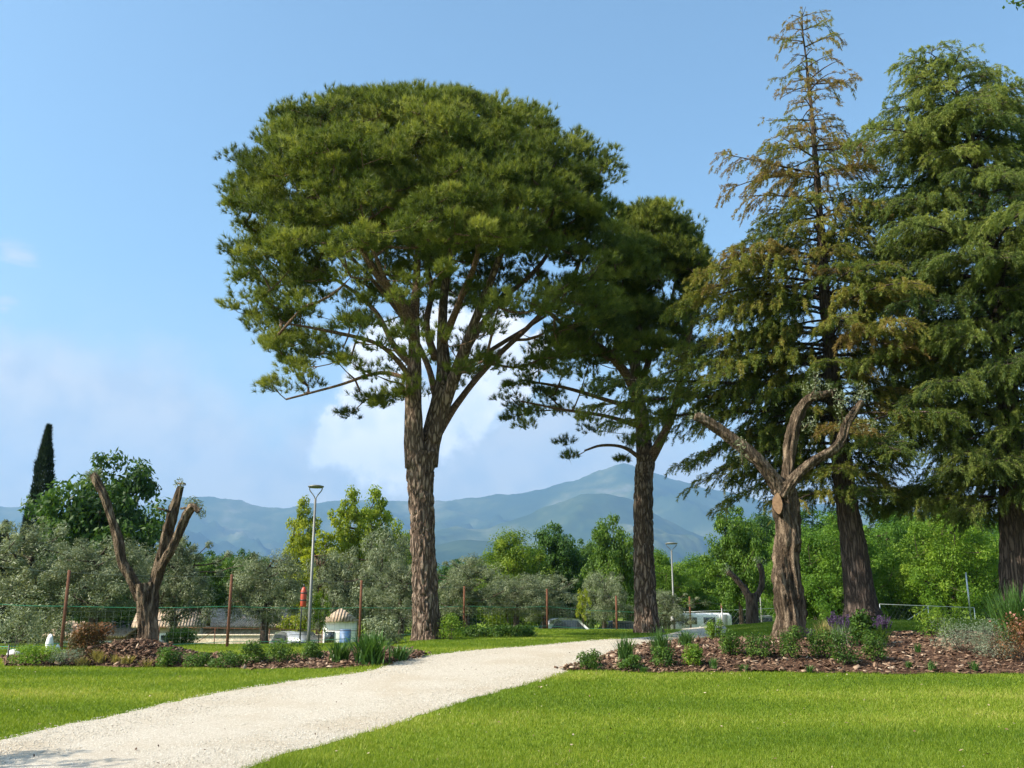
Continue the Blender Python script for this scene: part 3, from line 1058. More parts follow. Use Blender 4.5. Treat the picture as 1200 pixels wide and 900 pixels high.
# ---- the two umbrella pines
pine_rows = [(110, 400, 570, .9), (120, 345, 606, 1), (138, 312, 645, 1), (168, 286, 694, 1), (200, 274, 724, 1), (235, 262, 740, .95), (270, 262, 755, .85), (310, 256, 758, .7),
             (350, 260, 750, .56), (380, 266, 730, .42), (410, 278, 650, .22), (440, 296, 560, .12), (478, 292, 430, .09)]
g1 = ground(500, 750)
Y1 = g1[1]
stone_pine('tall umbrella pine with a forked trunk and broad dense dome crown standing left of centre', Y1,
           [(501, 756, 42), (500, 735, 36), (498, 700, 33), (496, 640, 31), (494, 590, 32), (493, 552, 36), (494, 530, 38)],
           [[(488, 548, 27, -.05), (485, 500, 25, -.15), (485, 455, 23, -.2), (486, 410, 19, -.2), (485, 372, 17, -.2)],
            [(485, 380, 15, -.2), (470, 352, 13, -.4), (446, 327, 12, -.7), (420, 285, 10, -1.0), (398, 250, 8, -1.2), (375, 205, 5, -1.4)],
            [(485, 380, 13, -.2), (488, 335, 11, 0), (490, 275, 9, .3), (486, 215, 7, .4), (470, 160, 4, .5)],
            [(500, 545, 27, .1), (509, 495, 24, .2), (520, 445, 21, .3), (518, 385, 15, .4), (522, 330, 12, .7), (535, 260, 9, 1), (550, 180, 5, 1.2)],
            [(505, 520, 22, .1), (522, 470, 18, 0), (543, 415, 16, -.3), (562, 362, 13, -.7), (582, 310, 10, -1.2), (606, 240, 7, -1.8), (615, 180, 4, -2)],
            [(510, 512, 13, .2), (538, 470, 9, .5), (575, 425, 8, .9), (622, 380, 7, 1.4), (668, 330, 6, 1.8), (690, 275, 4, 2)],
            [(527, 440, 10, .3), (560, 420, 7, .9), (600, 395, 6, 1.6), (640, 370, 4, 2.2)],
            [(484, 450, 8, -.2), (468, 425, 7, -.8), (440, 402, 6, -1.4), (385, 388, 5, -2.0), (330, 378, 3, -2.4)],
            [(485, 430, 10, -.2), (462, 405, 8, -.1), (440, 365, 7, .2), (405, 335, 5, .8), (345, 300, 3, 1.2)],
            [(483, 445, 6, -.1), (445, 437, 5, .3), (395, 452, 4, .8), (335, 468, 3, 1.2)],
            [(510, 420, 10, .5), (500, 380, 9, 1.3), (505, 330, 7, 2.2), (480, 260, 5, 3.2), (450, 200, 3, 3.8)],
            [(512, 470, 9, .4), (500, 425, 8, 1.3), (470, 370, 7, 2.2), (420, 310, 5, 3.0), (370, 260, 3, 3.3)],
            [(520, 400, 10, .2), (540, 350, 9, -1.0), (560, 290, 7, -2.4), (540, 220, 5, -3.4), (520, 160, 3, -3.6)],
            [(487, 400, 9, -.2), (470, 365, 8, -1.4), (440, 300, 6, -2.8), (420, 230, 4, -3.6)],
            [(540, 420, 9, .2), (580, 360, 8, 1.4), (640, 300, 6, 2.6), (660, 220, 4, 3.2)]],
           pine_rows, 1500, 21, 32, 30, 460, g1)

pine2_rows = [(242, 735, 790, .9), (262, 720, 812, 1), (300, 705, 826, 1), (340, 690, 832, .95), (375, 655, 832, .9), (410, 620, 830, .7), (450, 590, 828, .55), (480, 580, 810, .42), (505, 600, 790, .22), (520, 650, 760, .12), (548, 660, 730, .08)]
g2 = ground(758, 742)
Y2 = g2[1]
stone_pine('umbrella pine with a single straight trunk half hidden beside the browning cedar', Y2,
           [(760, 747, 37), (758, 730, 31), (756, 690, 27), (754, 630, 25), (754, 570, 24), (757, 535, 23)],
           [[(756, 542, 22, 0), (752, 490, 18, .2), (745, 440, 15, .3), (748, 380, 12, .3), (752, 320, 9, .3), (760, 270, 5, .3)],
            [(752, 500, 14, -.2), (742, 455, 13, -.5), (722, 423, 12, -.8), (695, 402, 11, -1.2), (660, 380, 8, -1.8), (625, 350, 4, -2.2)],
            [(760, 540, 14, 0), (775, 515, 12, -.3), (790, 480, 10, -.6), (800, 430, 8, -.8), (812, 370, 6, -1), (815, 320, 3, -1)],
            [(752, 538, 6, -.1), (730, 524, 4.5, -.4), (705, 522, 4, -.8), (685, 528, 3, -1)],
            [(750, 455, 9, .2), (765, 410, 8, .8), (785, 360, 6, 1.6), (795, 310, 3, 2)],
            [(745, 440, 8, .3), (725, 380, 7, 1.4), (715, 330, 5, 2.4), (720, 280, 3, 2.8)],
            [(752, 480, 8, 0), (715, 470, 6, .4), (665, 455, 5, .9), (610, 445, 3, 1.2)],
            [(750, 500, 7, 0), (712, 488, 5, -1), (660, 480, 4, -1.8), (610, 470, 2.5, -2.2)]],
           pine2_rows, 540, 33, 30, 30, 590, g2)


# ------------------------------------------------------------------ cedars
def cedar(label, trunk_rows, Y, branches, needle_mat, seed, base, tuft_step=.12, lush=1.0, tint_fn=None, group=None, lb_scale=1.0):
    """layered cedar: every branch goes out flat and droops, carries side shoots clothed with short needles"""
    root = thing('cedar', label, 'tree', base, group)
    TR = limb_px(trunk_rows, Y)
    trunk_obj(TR, M['cedar_bark'], root, base, 'trunk', 48, .03, seed, 20, .12, plates=.06)
    S = spline(TR, 14)
    bm_, P_, D_, T_ = MB(), [], [], []
    for (vb, az, L, rise, droop, fol, tint) in branches:
        zt = np.interp(-vb, -np.array([at(960, q, Y)[2] for q in (0,)]), [0]) if False else at(600, vb, Y)[2]
        k = int(np.argmin(np.abs(S[:, 2] - zt)))
        p0 = S[k, :3]
        d = np.array([math.cos(az), math.sin(az), 0])
        perp = np.array([-d[1], d[0], 0])
        ns = max(int(L / .3), 4)
        s = np.linspace(0, 1, ns + 1)
        bend = rng.normal(0, .12)
        B = p0 + np.outer(s * L, d) + np.outer(bend * L * s ** 2, perp)
        B[:, 2] += rise * L * s - droop * L * s ** 2.2
        r0 = np.clip(.010 + .0085 * L, .012, S[k, 3] * .7)
        bm_.tube(B, r0 * (1 - s * .88) + .004, 6, False)
        # side shoots
        nb = int(L * (1 - .12) / .085)
        cph = rng.uniform(0, 6.28)
        for q in range(nb):
            sb = .14 + .86 * (q + rng.random() * .6) / nb
            if rng.random() > fol * (.55 + .45 * sb) * (.72 + .4 * math.sin(cph + sb * L * 4.5)):
                continue
            o_ = np.array([np.interp(sb, s, B[:, c]) for c in range(3)])
            side = 1 if q % 2 else -1
            lb = (.32 * L * (1 - sb) ** .8 + .45) * rng.uniform(.6, 1.15) * lb_scale
            lb = min(lb, 1.5)
            dd = norm(d * rng.uniform(.5, 1.0) + perp * side * rng.uniform(.6, 1.1) + np.array([0, 0, rng.normal(.02, .12)]))
            m_ = max(int(lb / tuft_step), 2)
            tt = np.linspace(.1, 1, m_)
            pts = o_ + np.outer(tt * lb, dd)
            pts[:, 2] -= (.18 + .25 * rng.random()) * lb * tt ** 3.0
            if lb > .4:
                bm_.tube(np.vstack([o_, pts[::2]]), .007, 3, False)
            dv = np.gradient(np.vstack([o_, pts]), axis=0)[1:]
            tb = np.clip(tint + rng.normal(0, .12), 0, 1)
            P_.append(pts)
            D_.append(dv)
            T_.append(np.full(m_, tb) + .12 * tt)
            # pendent sprays from the shoot
            for pt in pts[1:]:
                hl = rng.uniform(.06, .24) * lush
                mm = max(int(hl / .09), 1)
                h_ = pt + np.outer(np.linspace(.3, 1, mm) * hl, norm(np.array([dd[0] * .4, dd[1] * .4, -1.0]) + rng.normal(0, .15, 3)))
                P_.append(h_)
                D_.append(np.tile(np.array([dd[0] * .5, dd[1] * .5, -.8]), (mm, 1)))
                T_.append(np.full(mm, tb - .06))
    bm_.build('branches', M['cedar_bark'], root, True, base)
    P, D, T = np.concatenate(P_), norm(np.concatenate(D_)), np.concatenate(T_)
    P = P + rng.normal(0, .03, P.shape)
    Vv, F, ti = needles(P, D, .085, .017, .55, np.clip(T, 0, 1), 26, .085)
    print('CEDAR', len(F))
    mesh('crown', Vv - base, F, None, needle_mat, root, ti)
    return root


def px_len(u_tip, u_tr, Y):
    return abs(pxm(u_tip - u_tr, Y))


# browning cedar: (skyline v, left reach px, right reach px)
Yc = 25.2
bc = gxy(1008, Yc)
ctr = [(1011, 722, 40), (1008, 700, 34), (1000, 640, 29), (991, 580, 25), (984, 520, 22), (975, 430, 18), (967, 345, 14), (961, 260, 10), (956, 190, 7.5), (951, 130, 5.2), (947, 95, 4.2), (945, 70, 3), (941, 40, 2), (940, 8, .6)]
env = [(14, 8, 16), (40, 30, 42), (70, 40, 45), (95, 48, 62), (130, 62, 42), (165, 92, 50), (186, 112, 95), (215, 70, 92), (245, 100, 108), (290, 128, 110), (340, 178, 140), (390, 190, 150), (430, 190, 150), (470, 200, 140), (520, 170, 130), (560, 120, 100)]
br = []
for vb in np.r_[np.arange(18, 200, 15.0), np.arange(205, 575, 23)]:
    eL, eR = row_interp([(a, b, c) for a, b, c in env], vb)
    up = vb < 200
    a0 = rng.uniform(0, 6.28)
    for q in range(4 if up else 7):
        az = a0 + q * 2 * np.pi / (4 if up else 7) + rng.normal(0, .25)
        k = .5 + .5 * math.cos(az)
        L = pxm(eL * (1 - k) + eR * k, Yc) * rng.uniform(.5, 1.0) * (1 + .25 * math.sin(2 * az + vb * .045))
        fol = .6 if vb < 110 else (.75 if vb < 240 else 1.05)
        tint = np.clip(rng.normal(.95 if vb < 120 else (.78 if vb < 250 else (.5 if vb < 440 else .36)), .2), 0, 1)
        br.append((vb + 9 * rng.random(), az, max(L, .35), rng.uniform(.06, .24) if vb > 60 else rng.uniform(.3, .7), rng.uniform(.16, .32), fol, tint))
for vb, du, rise, droop, fol, tint, dz in [(205, -122, .22, .05, .75, .9, -.1), (232, -105, .1, .12, .6, .9, -.2), (178, 88, .05, .02, .6, .95, -.2), (100, 62, .1, -.02, .6, 1, -.1), (330, -190, .16, .36, 1, .55, -.5), (352, -200, .14, .3, 1, .45, -.3),
                                           (395, -205, .1, .3, 1, .5, -.4), (300, -140, .16, .3, 1, .8, -.4), (455, -300, .05, .05, 1, .3, -.25), (470, -305, .06, .1, 1, .32, -.35), (480, -270, .03, .08, 1, .3, -.15), (375, 55, .1, .35, 1, .85, -1.3), (315, -175, .14, .3, 1, .6, -.7), (340, -195, .12, .32, 1, .5, -.15), (362, -180, .12, .34, 1, .55, -1.0), (385, -195, .1, .36, 1, .4, -.6), (405, -200, .1, .34, 1, .5, -.2), (425, -190, .1, .36, 1, .4, -.9), (445, -180, .08, .36, 1, .45, -.3), (465, -175, .08, .38, 1, .35, -.6), (490, -165, .06, .4, 1, .35, -.2), (510, -150, .04, .42, 1, .4, -.9), (350, 120, .1, .3, 1, .55, -.8), (420, 140, .1, .3, 1, .4, -.9),
                                           (385, -40, .1, .35, 1, .8, -1.5), (500, -190, .05, .3, 1, .25, -.4), (520, -180, .02, .32, 1, .3, -.6), (545, -150, .0, .4, 1, .3, -.5), (410, -150, .1, .3, 1, .5, -.8), (430, -230, .08, .2, 1, .35, -.45)]:
    L = pxm(abs(du), Yc)
    az = math.pi + (-dz) * .35 if du < 0 else dz * .35
    br.append((vb, az if du > 0 else math.pi + .35 * (-dz), L, rise, droop, fol, tint))
cedar('tall thinning cedar turning golden brown toward its bare pointed top', ctr, Yc, br, M['dry_needle'], 5, bc)

# lush drooping cedar at the right
Yd = 24.2
bd = gxy(1192, Yd)
ctr2 = [(1194, 722, 40), (1192, 690, 35), (1188, 600, 31), (1183, 500, 26), (1174, 400, 24), (1163, 300, 18), (1148, 210, 12), (1132, 140, 8), (1115, 95, 4), (1095, 66, 1.6), (1072, 58, .5)]
env2 = [(60, 26, 30), (85, 58, 50), (110, 75, 75), (140, 105, 90), (190, 158, 120), (240, 182, 140), (300, 192, 155), (370, 190, 165), (440, 180, 170), (500, 165, 160), (560, 160, 150), (595, 140, 140)]
br2 = []
for vb in np.r_[np.arange(62, 150, 14), np.arange(150, 600, 24)]:
    eL, eR = row_interp(env2, vb)
    nq = 5 if vb < 120 else 9
    a0 = rng.uniform(0, 6.28)
    for q in range(nq):
        az = a0 + q * 2 * np.pi / nq + rng.normal(0, .2)
        k = .5 + .5 * math.cos(az)
        L = pxm(eL * (1 - k) + eR * k, Yd) * rng.uniform(.55, 1.05) * (1 + .22 * math.sin(2 * az + vb * .04))
        br2.append((vb + 8 * rng.random(), az, max(L, .5), rng.uniform(.05, .22), rng.uniform(.14, .30), 1.15, np.clip(rng.normal(.5, .2), 0, 1)))
for vb, du, rise, droop, tint in [(80, -62, .25, .12, .7), (105, -80, .3, .12, .8), (135, -108, .25, .18, .6), (165, -100, .2, .2, .6), (150, -125, .22, .25, .7), (190, -135, .3, .25, .7), (240, -170, .2, .3, .7), (330, -180, .2, .3, .7), (400, -190, .1, .3, .6)]:
    br2.append((vb, math.pi + rng.uniform(-.1, .35), pxm(-du, Yd), rise, droop, 1.0, tint))
cedar('dense green cedar with drooping layered boughs at the right edge', ctr2, Yd, br2, M['cedar_needle'], 6, bd, lb_scale=1.1, lush=1.25)


# ------------------------------------------------------------------ old pollarded olive trees
def sprigs(points, parent, base, mat, n=40, r=.22, L=.09, W=.034):
    P = np.concatenate([p + rdir(n) * (rng.random((n, 1)) ** .5) * r for p in points])
    Vv, Q_, ti = leaf_quads(P, norm(rdir(len(P)) + np.array([0, 0, .5])), rng.uniform(.7, 1.2, len(P)) * L, W, rng.random(len(P)))
    return mesh('leaf_sprigs', Vv - base, None, Q_, mat, parent, ti)


def gz(u, Y):
    p = gxy(u, Y)
    return np.array([p[0], p[1], bedz(p[0], p[1])])


Yo = 22.4
bo = gz(927, Yo)
ol = thing('olive_tree', 'gnarled pollarded olive trunk with three bare limbs and a pale saw cut', 'tree', bo)


def knots(z, a):
    return (.30 * np.exp(-((z - 1.55) / .16) ** 2) * np.exp(-((np.mod(a - 2.6 + 3.14, 6.28) - 3.14) / .7) ** 2)
            + .26 * np.exp(-((z - 2.3) / .2) ** 2) * np.exp(-((np.mod(a - 3.4 + 3.14, 6.28) - 3.14) / .6) ** 2)
            + .18 * np.exp(-((z - 1.9) / .3) ** 2) * np.exp(-((np.mod(a - .5 + 3.14, 6.28) - 3.14) / .6) ** 2)
            - .16 * np.exp(-((np.mod(a - 4.4 + .25 * z + 3.14, 6.28) - 3.14) / .28) ** 2))


trunk_obj(limb_px([(929, 752, 47), (927, 738, 42), (926, 705, 38), (922, 660, 35), (925, 625, 34), (921, 595, 33), (919, 570, 27)], Yo, 0, .83), M['olive_bark'], ol, bo, 'trunk', 72, .045, 4, 22, .12, knots, .55)
for rws in ([(919, 580, 25, 0), (906, 560, 23, -.05), (880, 533, 20, -.15), (848, 507, 18, -.2), (826, 492, 15, -.25), (815, 488, 12, -.3)],
            [(921, 580, 22, .1), (924, 545, 19, .15), (928, 512, 18, .2), (937, 482, 18, .2), (950, 466, 15, .1), (966, 462, 12, 0), (980, 458, 8, 0)],
            [(917, 582, 20, -.15), (930, 562, 17, -.3), (950, 543, 15, -.35), (975, 528, 15, -.35), (986, 515, 15, -.35), (992, 497, 14, -.35), (1003, 480, 12, -.35), (1010, 470, 10, -.35)]):
    trunk_obj(limb_px(rws, Yo, 0, .72), M['olive_bark'], ol, bo, 'branch', 36, .06, 8 + len(rws), 14, gnarl=.5)
# pale cut face where a limb was sawn off
cb = MB()
c0 = at(911, 590, Yo - .42)
stub0 = at(915, 588, Yo - .1)
nrm = norm(np.array([-.35, -1.0, .12]))
ux = norm(np.cross(nrm, [0, 0, 1]))
uy = np.cross(ux, nrm)
a = np.arange(20) / 20 * 2 * np.pi
ring = c0 + np.outer(np.cos(a) * .105 * (1 + .12 * np.sin(2 * a + 1)), ux) + np.outer(np.sin(a) * .25 * (1 + .1 * np.cos(3 * a)), uy)
ring2 = ring - nrm * .34
cb.add(np.vstack([ring, ring2]), None, [[k, (k + 1) % 20, 20 + (k + 1) % 20, 20 + k] for k in range(20)])
cb.build('sawn_stub', M['olive_bark'], ol, True, bo)
MB().add(np.vstack([ring + nrm * .003, c0 + nrm * .012]), [[k, (k + 1) % 20, 20] for k in range(20)]).build('cut_face', M['cut_wood'], ol, False, bo)
tw = MB()
tips = []
for (u, v), (u2, v2) in [((990, 500), (1022, 498)), ((950, 466), (955, 440)), ((1005, 476), (1012, 455)), ((985, 515), (985, 478)), ((940, 505), (952, 496)), ((975, 459), (990, 470)), ((870, 545), (868, 520))]:
    p, q = at(u, v, Yo - .2), at(u2, v2, Yo - .5)
    tw.tube(spline([p, (p + q) / 2 + rng.normal(0, .06, 3), q], 5), [.018] * 5 + [.012] * 6 if False else np.linspace(.018, .007, 11), 5, False)
    tips += [q, (p + q) / 2]
tw.build('twigs', M['olive_bark'], ol, True, bo)
tips += [at(u, v, Yo - .1) for u, v in [(945, 455), (958, 450), (970, 455), (985, 462), (1000, 465), (1012, 462), (822, 484), (812, 488), (955, 460)]]
sprigs(tips, ol, bo, M['olive_leaf'], 46, .19, .08, .026)

Yl = 21.9
bl = gz(172, Yl)
olp = thing('olive_tree', 'bare V shaped olive stump cut off at both tops on a mulch mound', 'tree', bl)
trunk_obj(limb_px([(172, 764, 30), (172, 750, 26), (172, 725, 24), (171, 700, 25), (169, 684, 24)], Yl, 0, .9), M['olive_bark'], olp, bl, 'trunk', 56, .05, 14, 20, .15, gnarl=.4)
for rws in ([(165, 702, 20, 0), (155, 680, 16, -.05), (143, 658, 15, -.1), (138, 632, 14, -.1), (130, 608, 12, -.1), (121, 580, 11, -.1), (112, 562, 11, -.1), (108, 556, 9, -.1)],
            [(177, 702, 21, .1), (184, 672, 18, .1), (191, 645, 17, .1), (199, 615, 16, .1), (206, 592, 13, .1), (212, 570, 11, .1)],
            [(186, 668, 13, -.1), (200, 645, 13, -.2), (211, 620, 13, -.2), (219, 603, 12, -.2), (227, 594, 10, -.25), (233, 600, 6, -.3)]):
    trunk_obj(limb_px(rws, Yl, 0, .74), M['olive_bark'], olp, bl, 'branch', 34, .07, 20 + len(rws), 14, gnarl=.6)
tw = MB()
for (u, v), (u2, v2) in [((200, 600), (184, 595)), ((222, 598), (236, 596)), ((212, 596), (226, 594))]:
    tw.tube([at(u, v, Yl), at(u2, v2, Yl - .1)], [.03, .02], 6)
tw.build('twigs', M['olive_bark'], olp, True, bl)
sprigs([at(u, v, Yl) for u, v in [(108, 556), (104, 558), (114, 555), (226, 588), (231, 592), (236, 600), (211, 567), (222, 590)]], olp, bl, M['olive_leaf'], 90, .15, .07, .024)
MB().lathe([(0, .0), (.09, .0), (.1, -.03)], at(213, 566, Yl + .1), 12).build('cut_face', M['white_paint'] if False else M['cut_wood'], olp, False, bl)

Ys = 37.0
bs = gxy(882, Ys)
sp = thing('olive_tree', 'small pollarded olive with two stubby limbs left of the gnarled olive', 'tree', bs)
trunk_obj(limb_px([(882, 748, 18), (882, 735, 15), (881, 710, 14), (880, 695, 13)], Ys), M['dark_bark'], sp, bs, 'trunk', 20, .06, 3, 10, .15)
for rws in ([(879, 702, 13), (870, 688, 10), (860, 676, 8), (853, 670, 9)], [(884, 702, 12), (891, 690, 9), (893, 672, 8), (890, 660, 6)]):
    trunk_obj(limb_px(rws, Ys, 0, .75), M['dark_bark'], sp, bs, 'branch', 20, .09, 6, 12, gnarl=.5)
sprigs([at(853, 668, Ys), at(890, 658, Ys)], sp, bs, M['olive_leaf'], 110, .28, .1, .035)


# ------------------------------------------------------------------ broadleaf trees, olives, cypress (prototypes, then copies)
def leafy(name, label, hgt, wid, z0, ncl, per, leaf, mat, seed, trunk_r, bark, ratio=.45, group=None, lob=.2, shape=1.0, up=.5, rc=(.35, .7)):
    """unit tree at the origin: tapered trunk with limbs, crown of leaf clumps"""
    g = np.random.default_rng(seed)
    root = thing(name, label, 'tree', (0, 0, 0), group)
    pts, k = [], 0
    ph = g.uniform(0, 6.28, 8)
    while len(pts) < ncl:
        d = norm(g.normal(size=3))
        rr = g.random() ** .38
        az = math.atan2(d[1], d[0])
        wob = 1 + lob * (math.sin(3 * az + ph[0] + 3 * d[2]) * .6 + math.sin(5 * d[2] + ph[1] + az) * .6 + math.sin(7 * az + ph[2]) * .25 + g.normal(0, .25))
        zz = d[2] * rr * (1 + lob * .25 * g.normal())
        if abs(zz) > .98:
            continue
        w_ = wid / 2 * rr * wob * (1 - .32 * (shape - 1) * max(zz, 0) * 2 if shape > 1 else 1)
        p = np.array([d[0] * w_, d[1] * w_, z0 + (hgt - z0) * (.5 + .5 * zz * .96)])
        pts.append(p)
    pts = np.array(pts)
    pts[:, 2] -= max(0, pts[:, 2].max() + .25 - hgt)
    forks = z0 + .35 * (hgt - z0)
    TR = np.array([[0, 0, -.25, trunk_r * 1.25], [.03, .02, forks * .4, trunk_r], [-.05, .04, forks * .75, trunk_r * .8], [.04, -.04, forks * 1.1, trunk_r * .6], [0, 0, z0 + .75 * (hgt - z0), trunk_r * .25]])
    TR[1:, :2] += g.normal(0, .02 * hgt, (4, 2))
    trunk_obj(TR, bark, root, (0, 0, 0), 'trunk', 12, .07, seed, 6, .15)
    limbs = [spline(TR, 5)[7:, :3]]
    sel = g.choice(ncl, max(ncl // 3, 8), replace=False)
    A, chains, cnt = grow(limbs, pts[sel], .5, 1.0)
    tb = MB()
    for ids in chains:
        r = np.clip(.02 * cnt[ids] ** .5, .012, trunk_r * .5)
        tb.tube(A[ids], r, 5, False)
    tb.build('branches', bark, root, True)
    n = ncl * per
    rcs = np.repeat(g.uniform(*rc, ncl), per)
    o_ = norm(g.normal(size=(n, 3))) * (g.random((n, 1)) ** .4) * rcs[:, None] * np.array([1, 1, .75])
    P = np.repeat(pts, per, 0) + o_
    N = norm(norm(o_) * .6 + np.array([0, 0, up]) + g.normal(0, .5, (n, 3)))
    ti = np.clip(np.repeat(g.normal(.45, .16, ncl), per) + g.normal(0, .14, n), 0, 1)
    Vv, Q_, ti = leaf_quads(P, N, leaf * g.uniform(.7, 1.3, n), leaf * ratio * g.uniform(.8, 1.2, n), ti)
    mesh('crown', Vv, None, Q_, mat, root, ti)
    return root


protos = {}


def put(kind, u, v_top, wpx, Y, label=None, group=None, color=(1, 1, 1, 1), rz=None, rise=0.0):
    root, hgt, wid = protos[kind]
    b = gxy(u, Y)
    top = at(u, v_top, Y)[2]
    sz = (top - b[2]) / hgt
    sx = pxm(wpx, Y) / wid
    rz = rng.uniform(0, 6.28) if rz is None else rz
    if not root.get('used'):
        root['used'] = 1
        root.location = tuple(b)
        root.scale = (sx, sx, sz)
        root.rotation_euler = (0, 0, rz)
        if label:
            root['label'] = label
        if group:
            root['group'] = group
        for c in root.children:
            c.color = color
        return root
    r = dup(root, b, (sx, sx, sz), rz, label, group, color)
    return r


def proto(kind, hgt, wid, *a, **kw):
    protos[kind] = (leafy(*a[:2], hgt, wid, *a[2:], **kw), hgt, wid)


proto('olive', 4.4, 4.4, 'olive_tree', 'x', .6, 200, 130, .16, M['olive_leaf'], 41, .17, M['dark_bark'], ratio=.22, lob=.55, rc=(.2, .5), up=.9)
proto('olive_open', 4.4, 4.4, 'olive_tree', 'x', .95, 170, 150, .15, M['olive_leaf'], 43, .2, M['dark_bark'], ratio=.24, lob=.45, rc=(.28, .55))
proto('round', 8, 6, 'broadleaf_tree', 'x', 1.0, 230, 110, .27, M['green_leaf'], 51, .2, M['dark_bark'], lob=.22, rc=(.45, .85))
proto('bushy', 7, 6, 'broadleaf_tree', 'x', .3, 230, 150, .19, M['green_leaf'], 53, .16, M['dark_bark'], lob=.34, rc=(.4, .8))
proto('bright', 7, 6, 'broadleaf_tree', 'x', .2, 260, 170, .17, M['bright_leaf'], 57, .14, M['dark_bark'], lob=.35, rc=(.4, .85), ratio=.4)
proto('spire', 8, 3.2, 'broadleaf_tree', 'x', .5, 150, 110, .2, M['yellow_leaf'], 61, .12, M['dark_bark'], lob=.36, shape=1.4, rc=(.28, .6))
proto('sapling', 3, 2, 'young_tree', 'x', .5, 45, 60, .14, M['yellow_leaf'], 67, .05, M['dark_bark'], lob=.4, rc=(.18, .35))

# olives just beyond the fence
OL = 'olive trees beyond the fence'
for k, (kind, u, vt, wpx, Y, lab, col) in enumerate([
    ('olive', 30, 605, 135, 30, 'grey green olive at the far left in front of the cypress', 1.0),
    ('olive_open', 112, 628, 120, 29, 'olive whose dark trunk shows left of the V shaped stump', .95),
    ('olive', 205, 622, 95, 33, 'olive right behind the V shaped stump', .9),
    ('olive_open', 312, 645, 92, 33, 'olive between the house front and the lamp with the fork head', 1.0),
    ('olive', 392, 640, 76, 47, 'olive with leaning dark limb right of the nearest lamp', .95),
    ('olive_open', 446, 618, 90, 48, 'tall olive below the yellow green spires', 1.0),
    ('olive', 470, 655, 80, 34, 'olive immediately left of the big forked pine trunk', .9),
    ('olive', 548, 648, 85, 37, 'olive immediately right of the big forked pine trunk', 1.0),
    ('olive_open', 605, 672, 75, 40, 'low olive below the yellowish rounded tree', .95),
    ('olive', 640, 670, 74, 42, 'low olive left of the second pine, beside a rusty post', 1.0),
    ('olive_open', 708, 668, 54, 46, 'low olive touching the left side of the second pine trunk', 1.05),
    ('olive', 780, 690, 60, 46, 'low olive between the second pine and the thin lamp', .95)]):
    put(kind, u, vt, wpx, Y, lab, OL, (col, col, col, 1))

# trees of the garden beyond
B_ = 'garden trees beyond the fence'
for kind, u, vt, wpx, Y, lab, col in [
    ('round', 112, 529, 142, 52, 'large round dark green tree behind the V shaped stump', (.75, .8, .8, 1)),
    ('bushy', 165, 640, 100, 60, 'mid green tree filling the gap between the stump limbs', (1, 1, 1, 1)),
    ('bushy', 240, 645, 90, 62, 'leafy green tree above the low house roof', (1.25, 1.2, 1, 1)),
    ('bushy', 285, 640, 70, 66, 'darker green tree right of the low house roof', (.8, .9, .9, 1)),
    ('spire', 352, 580, 42, 52, 'slender yellow green tree left of the nearest lamp', (1, 1, 1, 1)),
    ('spire', 404, 570, 50, 54, 'yellow green spire right of the nearest lamp', (.95, 1, 1, 1)),
    ('spire', 442, 569, 54, 56, 'tallest yellow green spire above the tall olive', (.85, .95, 1, 1)),
    ('spire', 378, 622, 60, 50, 'low yellowish tree between the nearest lamp and the spires', (1, 1, 1, 1)),
    ('spire', 470, 622, 46, 54, 'small yellow green tree touching the big pine trunk', (.8, .95, 1, 1)),
    ('bright', 600, 622, 90, 55, 'yellowish rounded tree right of the big pine', (1.05, .95, .9, 1)),
    ('round', 652, 612, 66, 58, 'dark green domed tree between the two pines', (.8, .9, .9, 1)),
    ('bushy', 688, 628, 60, 62, 'mid green tree squeezed between two domed trees', (1, 1, 1, 1)),
    ('round', 720, 602, 60, 54, 'fresh green domed tree left of the second pine trunk', (1.35, 1.25, 1, 1)),
    ('bright', 770, 645, 80, 60, 'light green tree right of the second pine trunk', (.9, .95, 1, 1)),
    ('bright', 825, 650, 90, 62, 'broad light green tree behind the thin lamp', (.85, .95, 1, 1)),
    ('round', 868, 592, 66, 46, 'pointed leafy green tree behind the small pollarded olive', (1.3, 1.25, 1, 1)),
    ('bright', 930, 615, 80, 54, 'bright tree seen behind the gnarled olive trunk', (.85, .95, 1, 1)),
    ('bright', 985, 600, 110, 52, 'bright spreading tree behind the browning cedar trunk', (.8, .9, 1, 1)),
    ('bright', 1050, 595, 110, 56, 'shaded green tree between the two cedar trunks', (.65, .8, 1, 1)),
    ('bright', 1115, 585, 110, 50, 'brightest green tree left of the dark right cedar trunk', (1.05, 1.05, 1, 1)),
    ('bright', 1200, 600, 110, 54, 'green tree behind the dark right cedar trunk', (.7, .85, 1, 1)),
    ('sapling', 683, 688, 16, 38, 'thin yellowish sapling by the parked cars', (1, 1, 1, 1)),
    ('sapling', 376, 690, 22, 33, 'small yellowish sapling between the nearest lamp and the kiosk', (.7, .9, 1, 1))]:
    put(kind, u, vt, wpx, Y, lab, B_, col)
# far wood
for k, u in enumerate(np.linspace(-60, 1290, 30)):
    vt = 652 + 10 * math.sin(k * 1.7) + rng.normal(0, 5)
    if u > 880:
        vt -= 55
    put('bushy' if k % 2 else 'round', u + rng.normal(0, 10), vt, 100 + rng.normal(0, 12), 82 + rng.uniform(-8, 14), 'dark green tree in the wood behind the garden trees', 'trees of the far wood', (.62, .75, .8, 1))

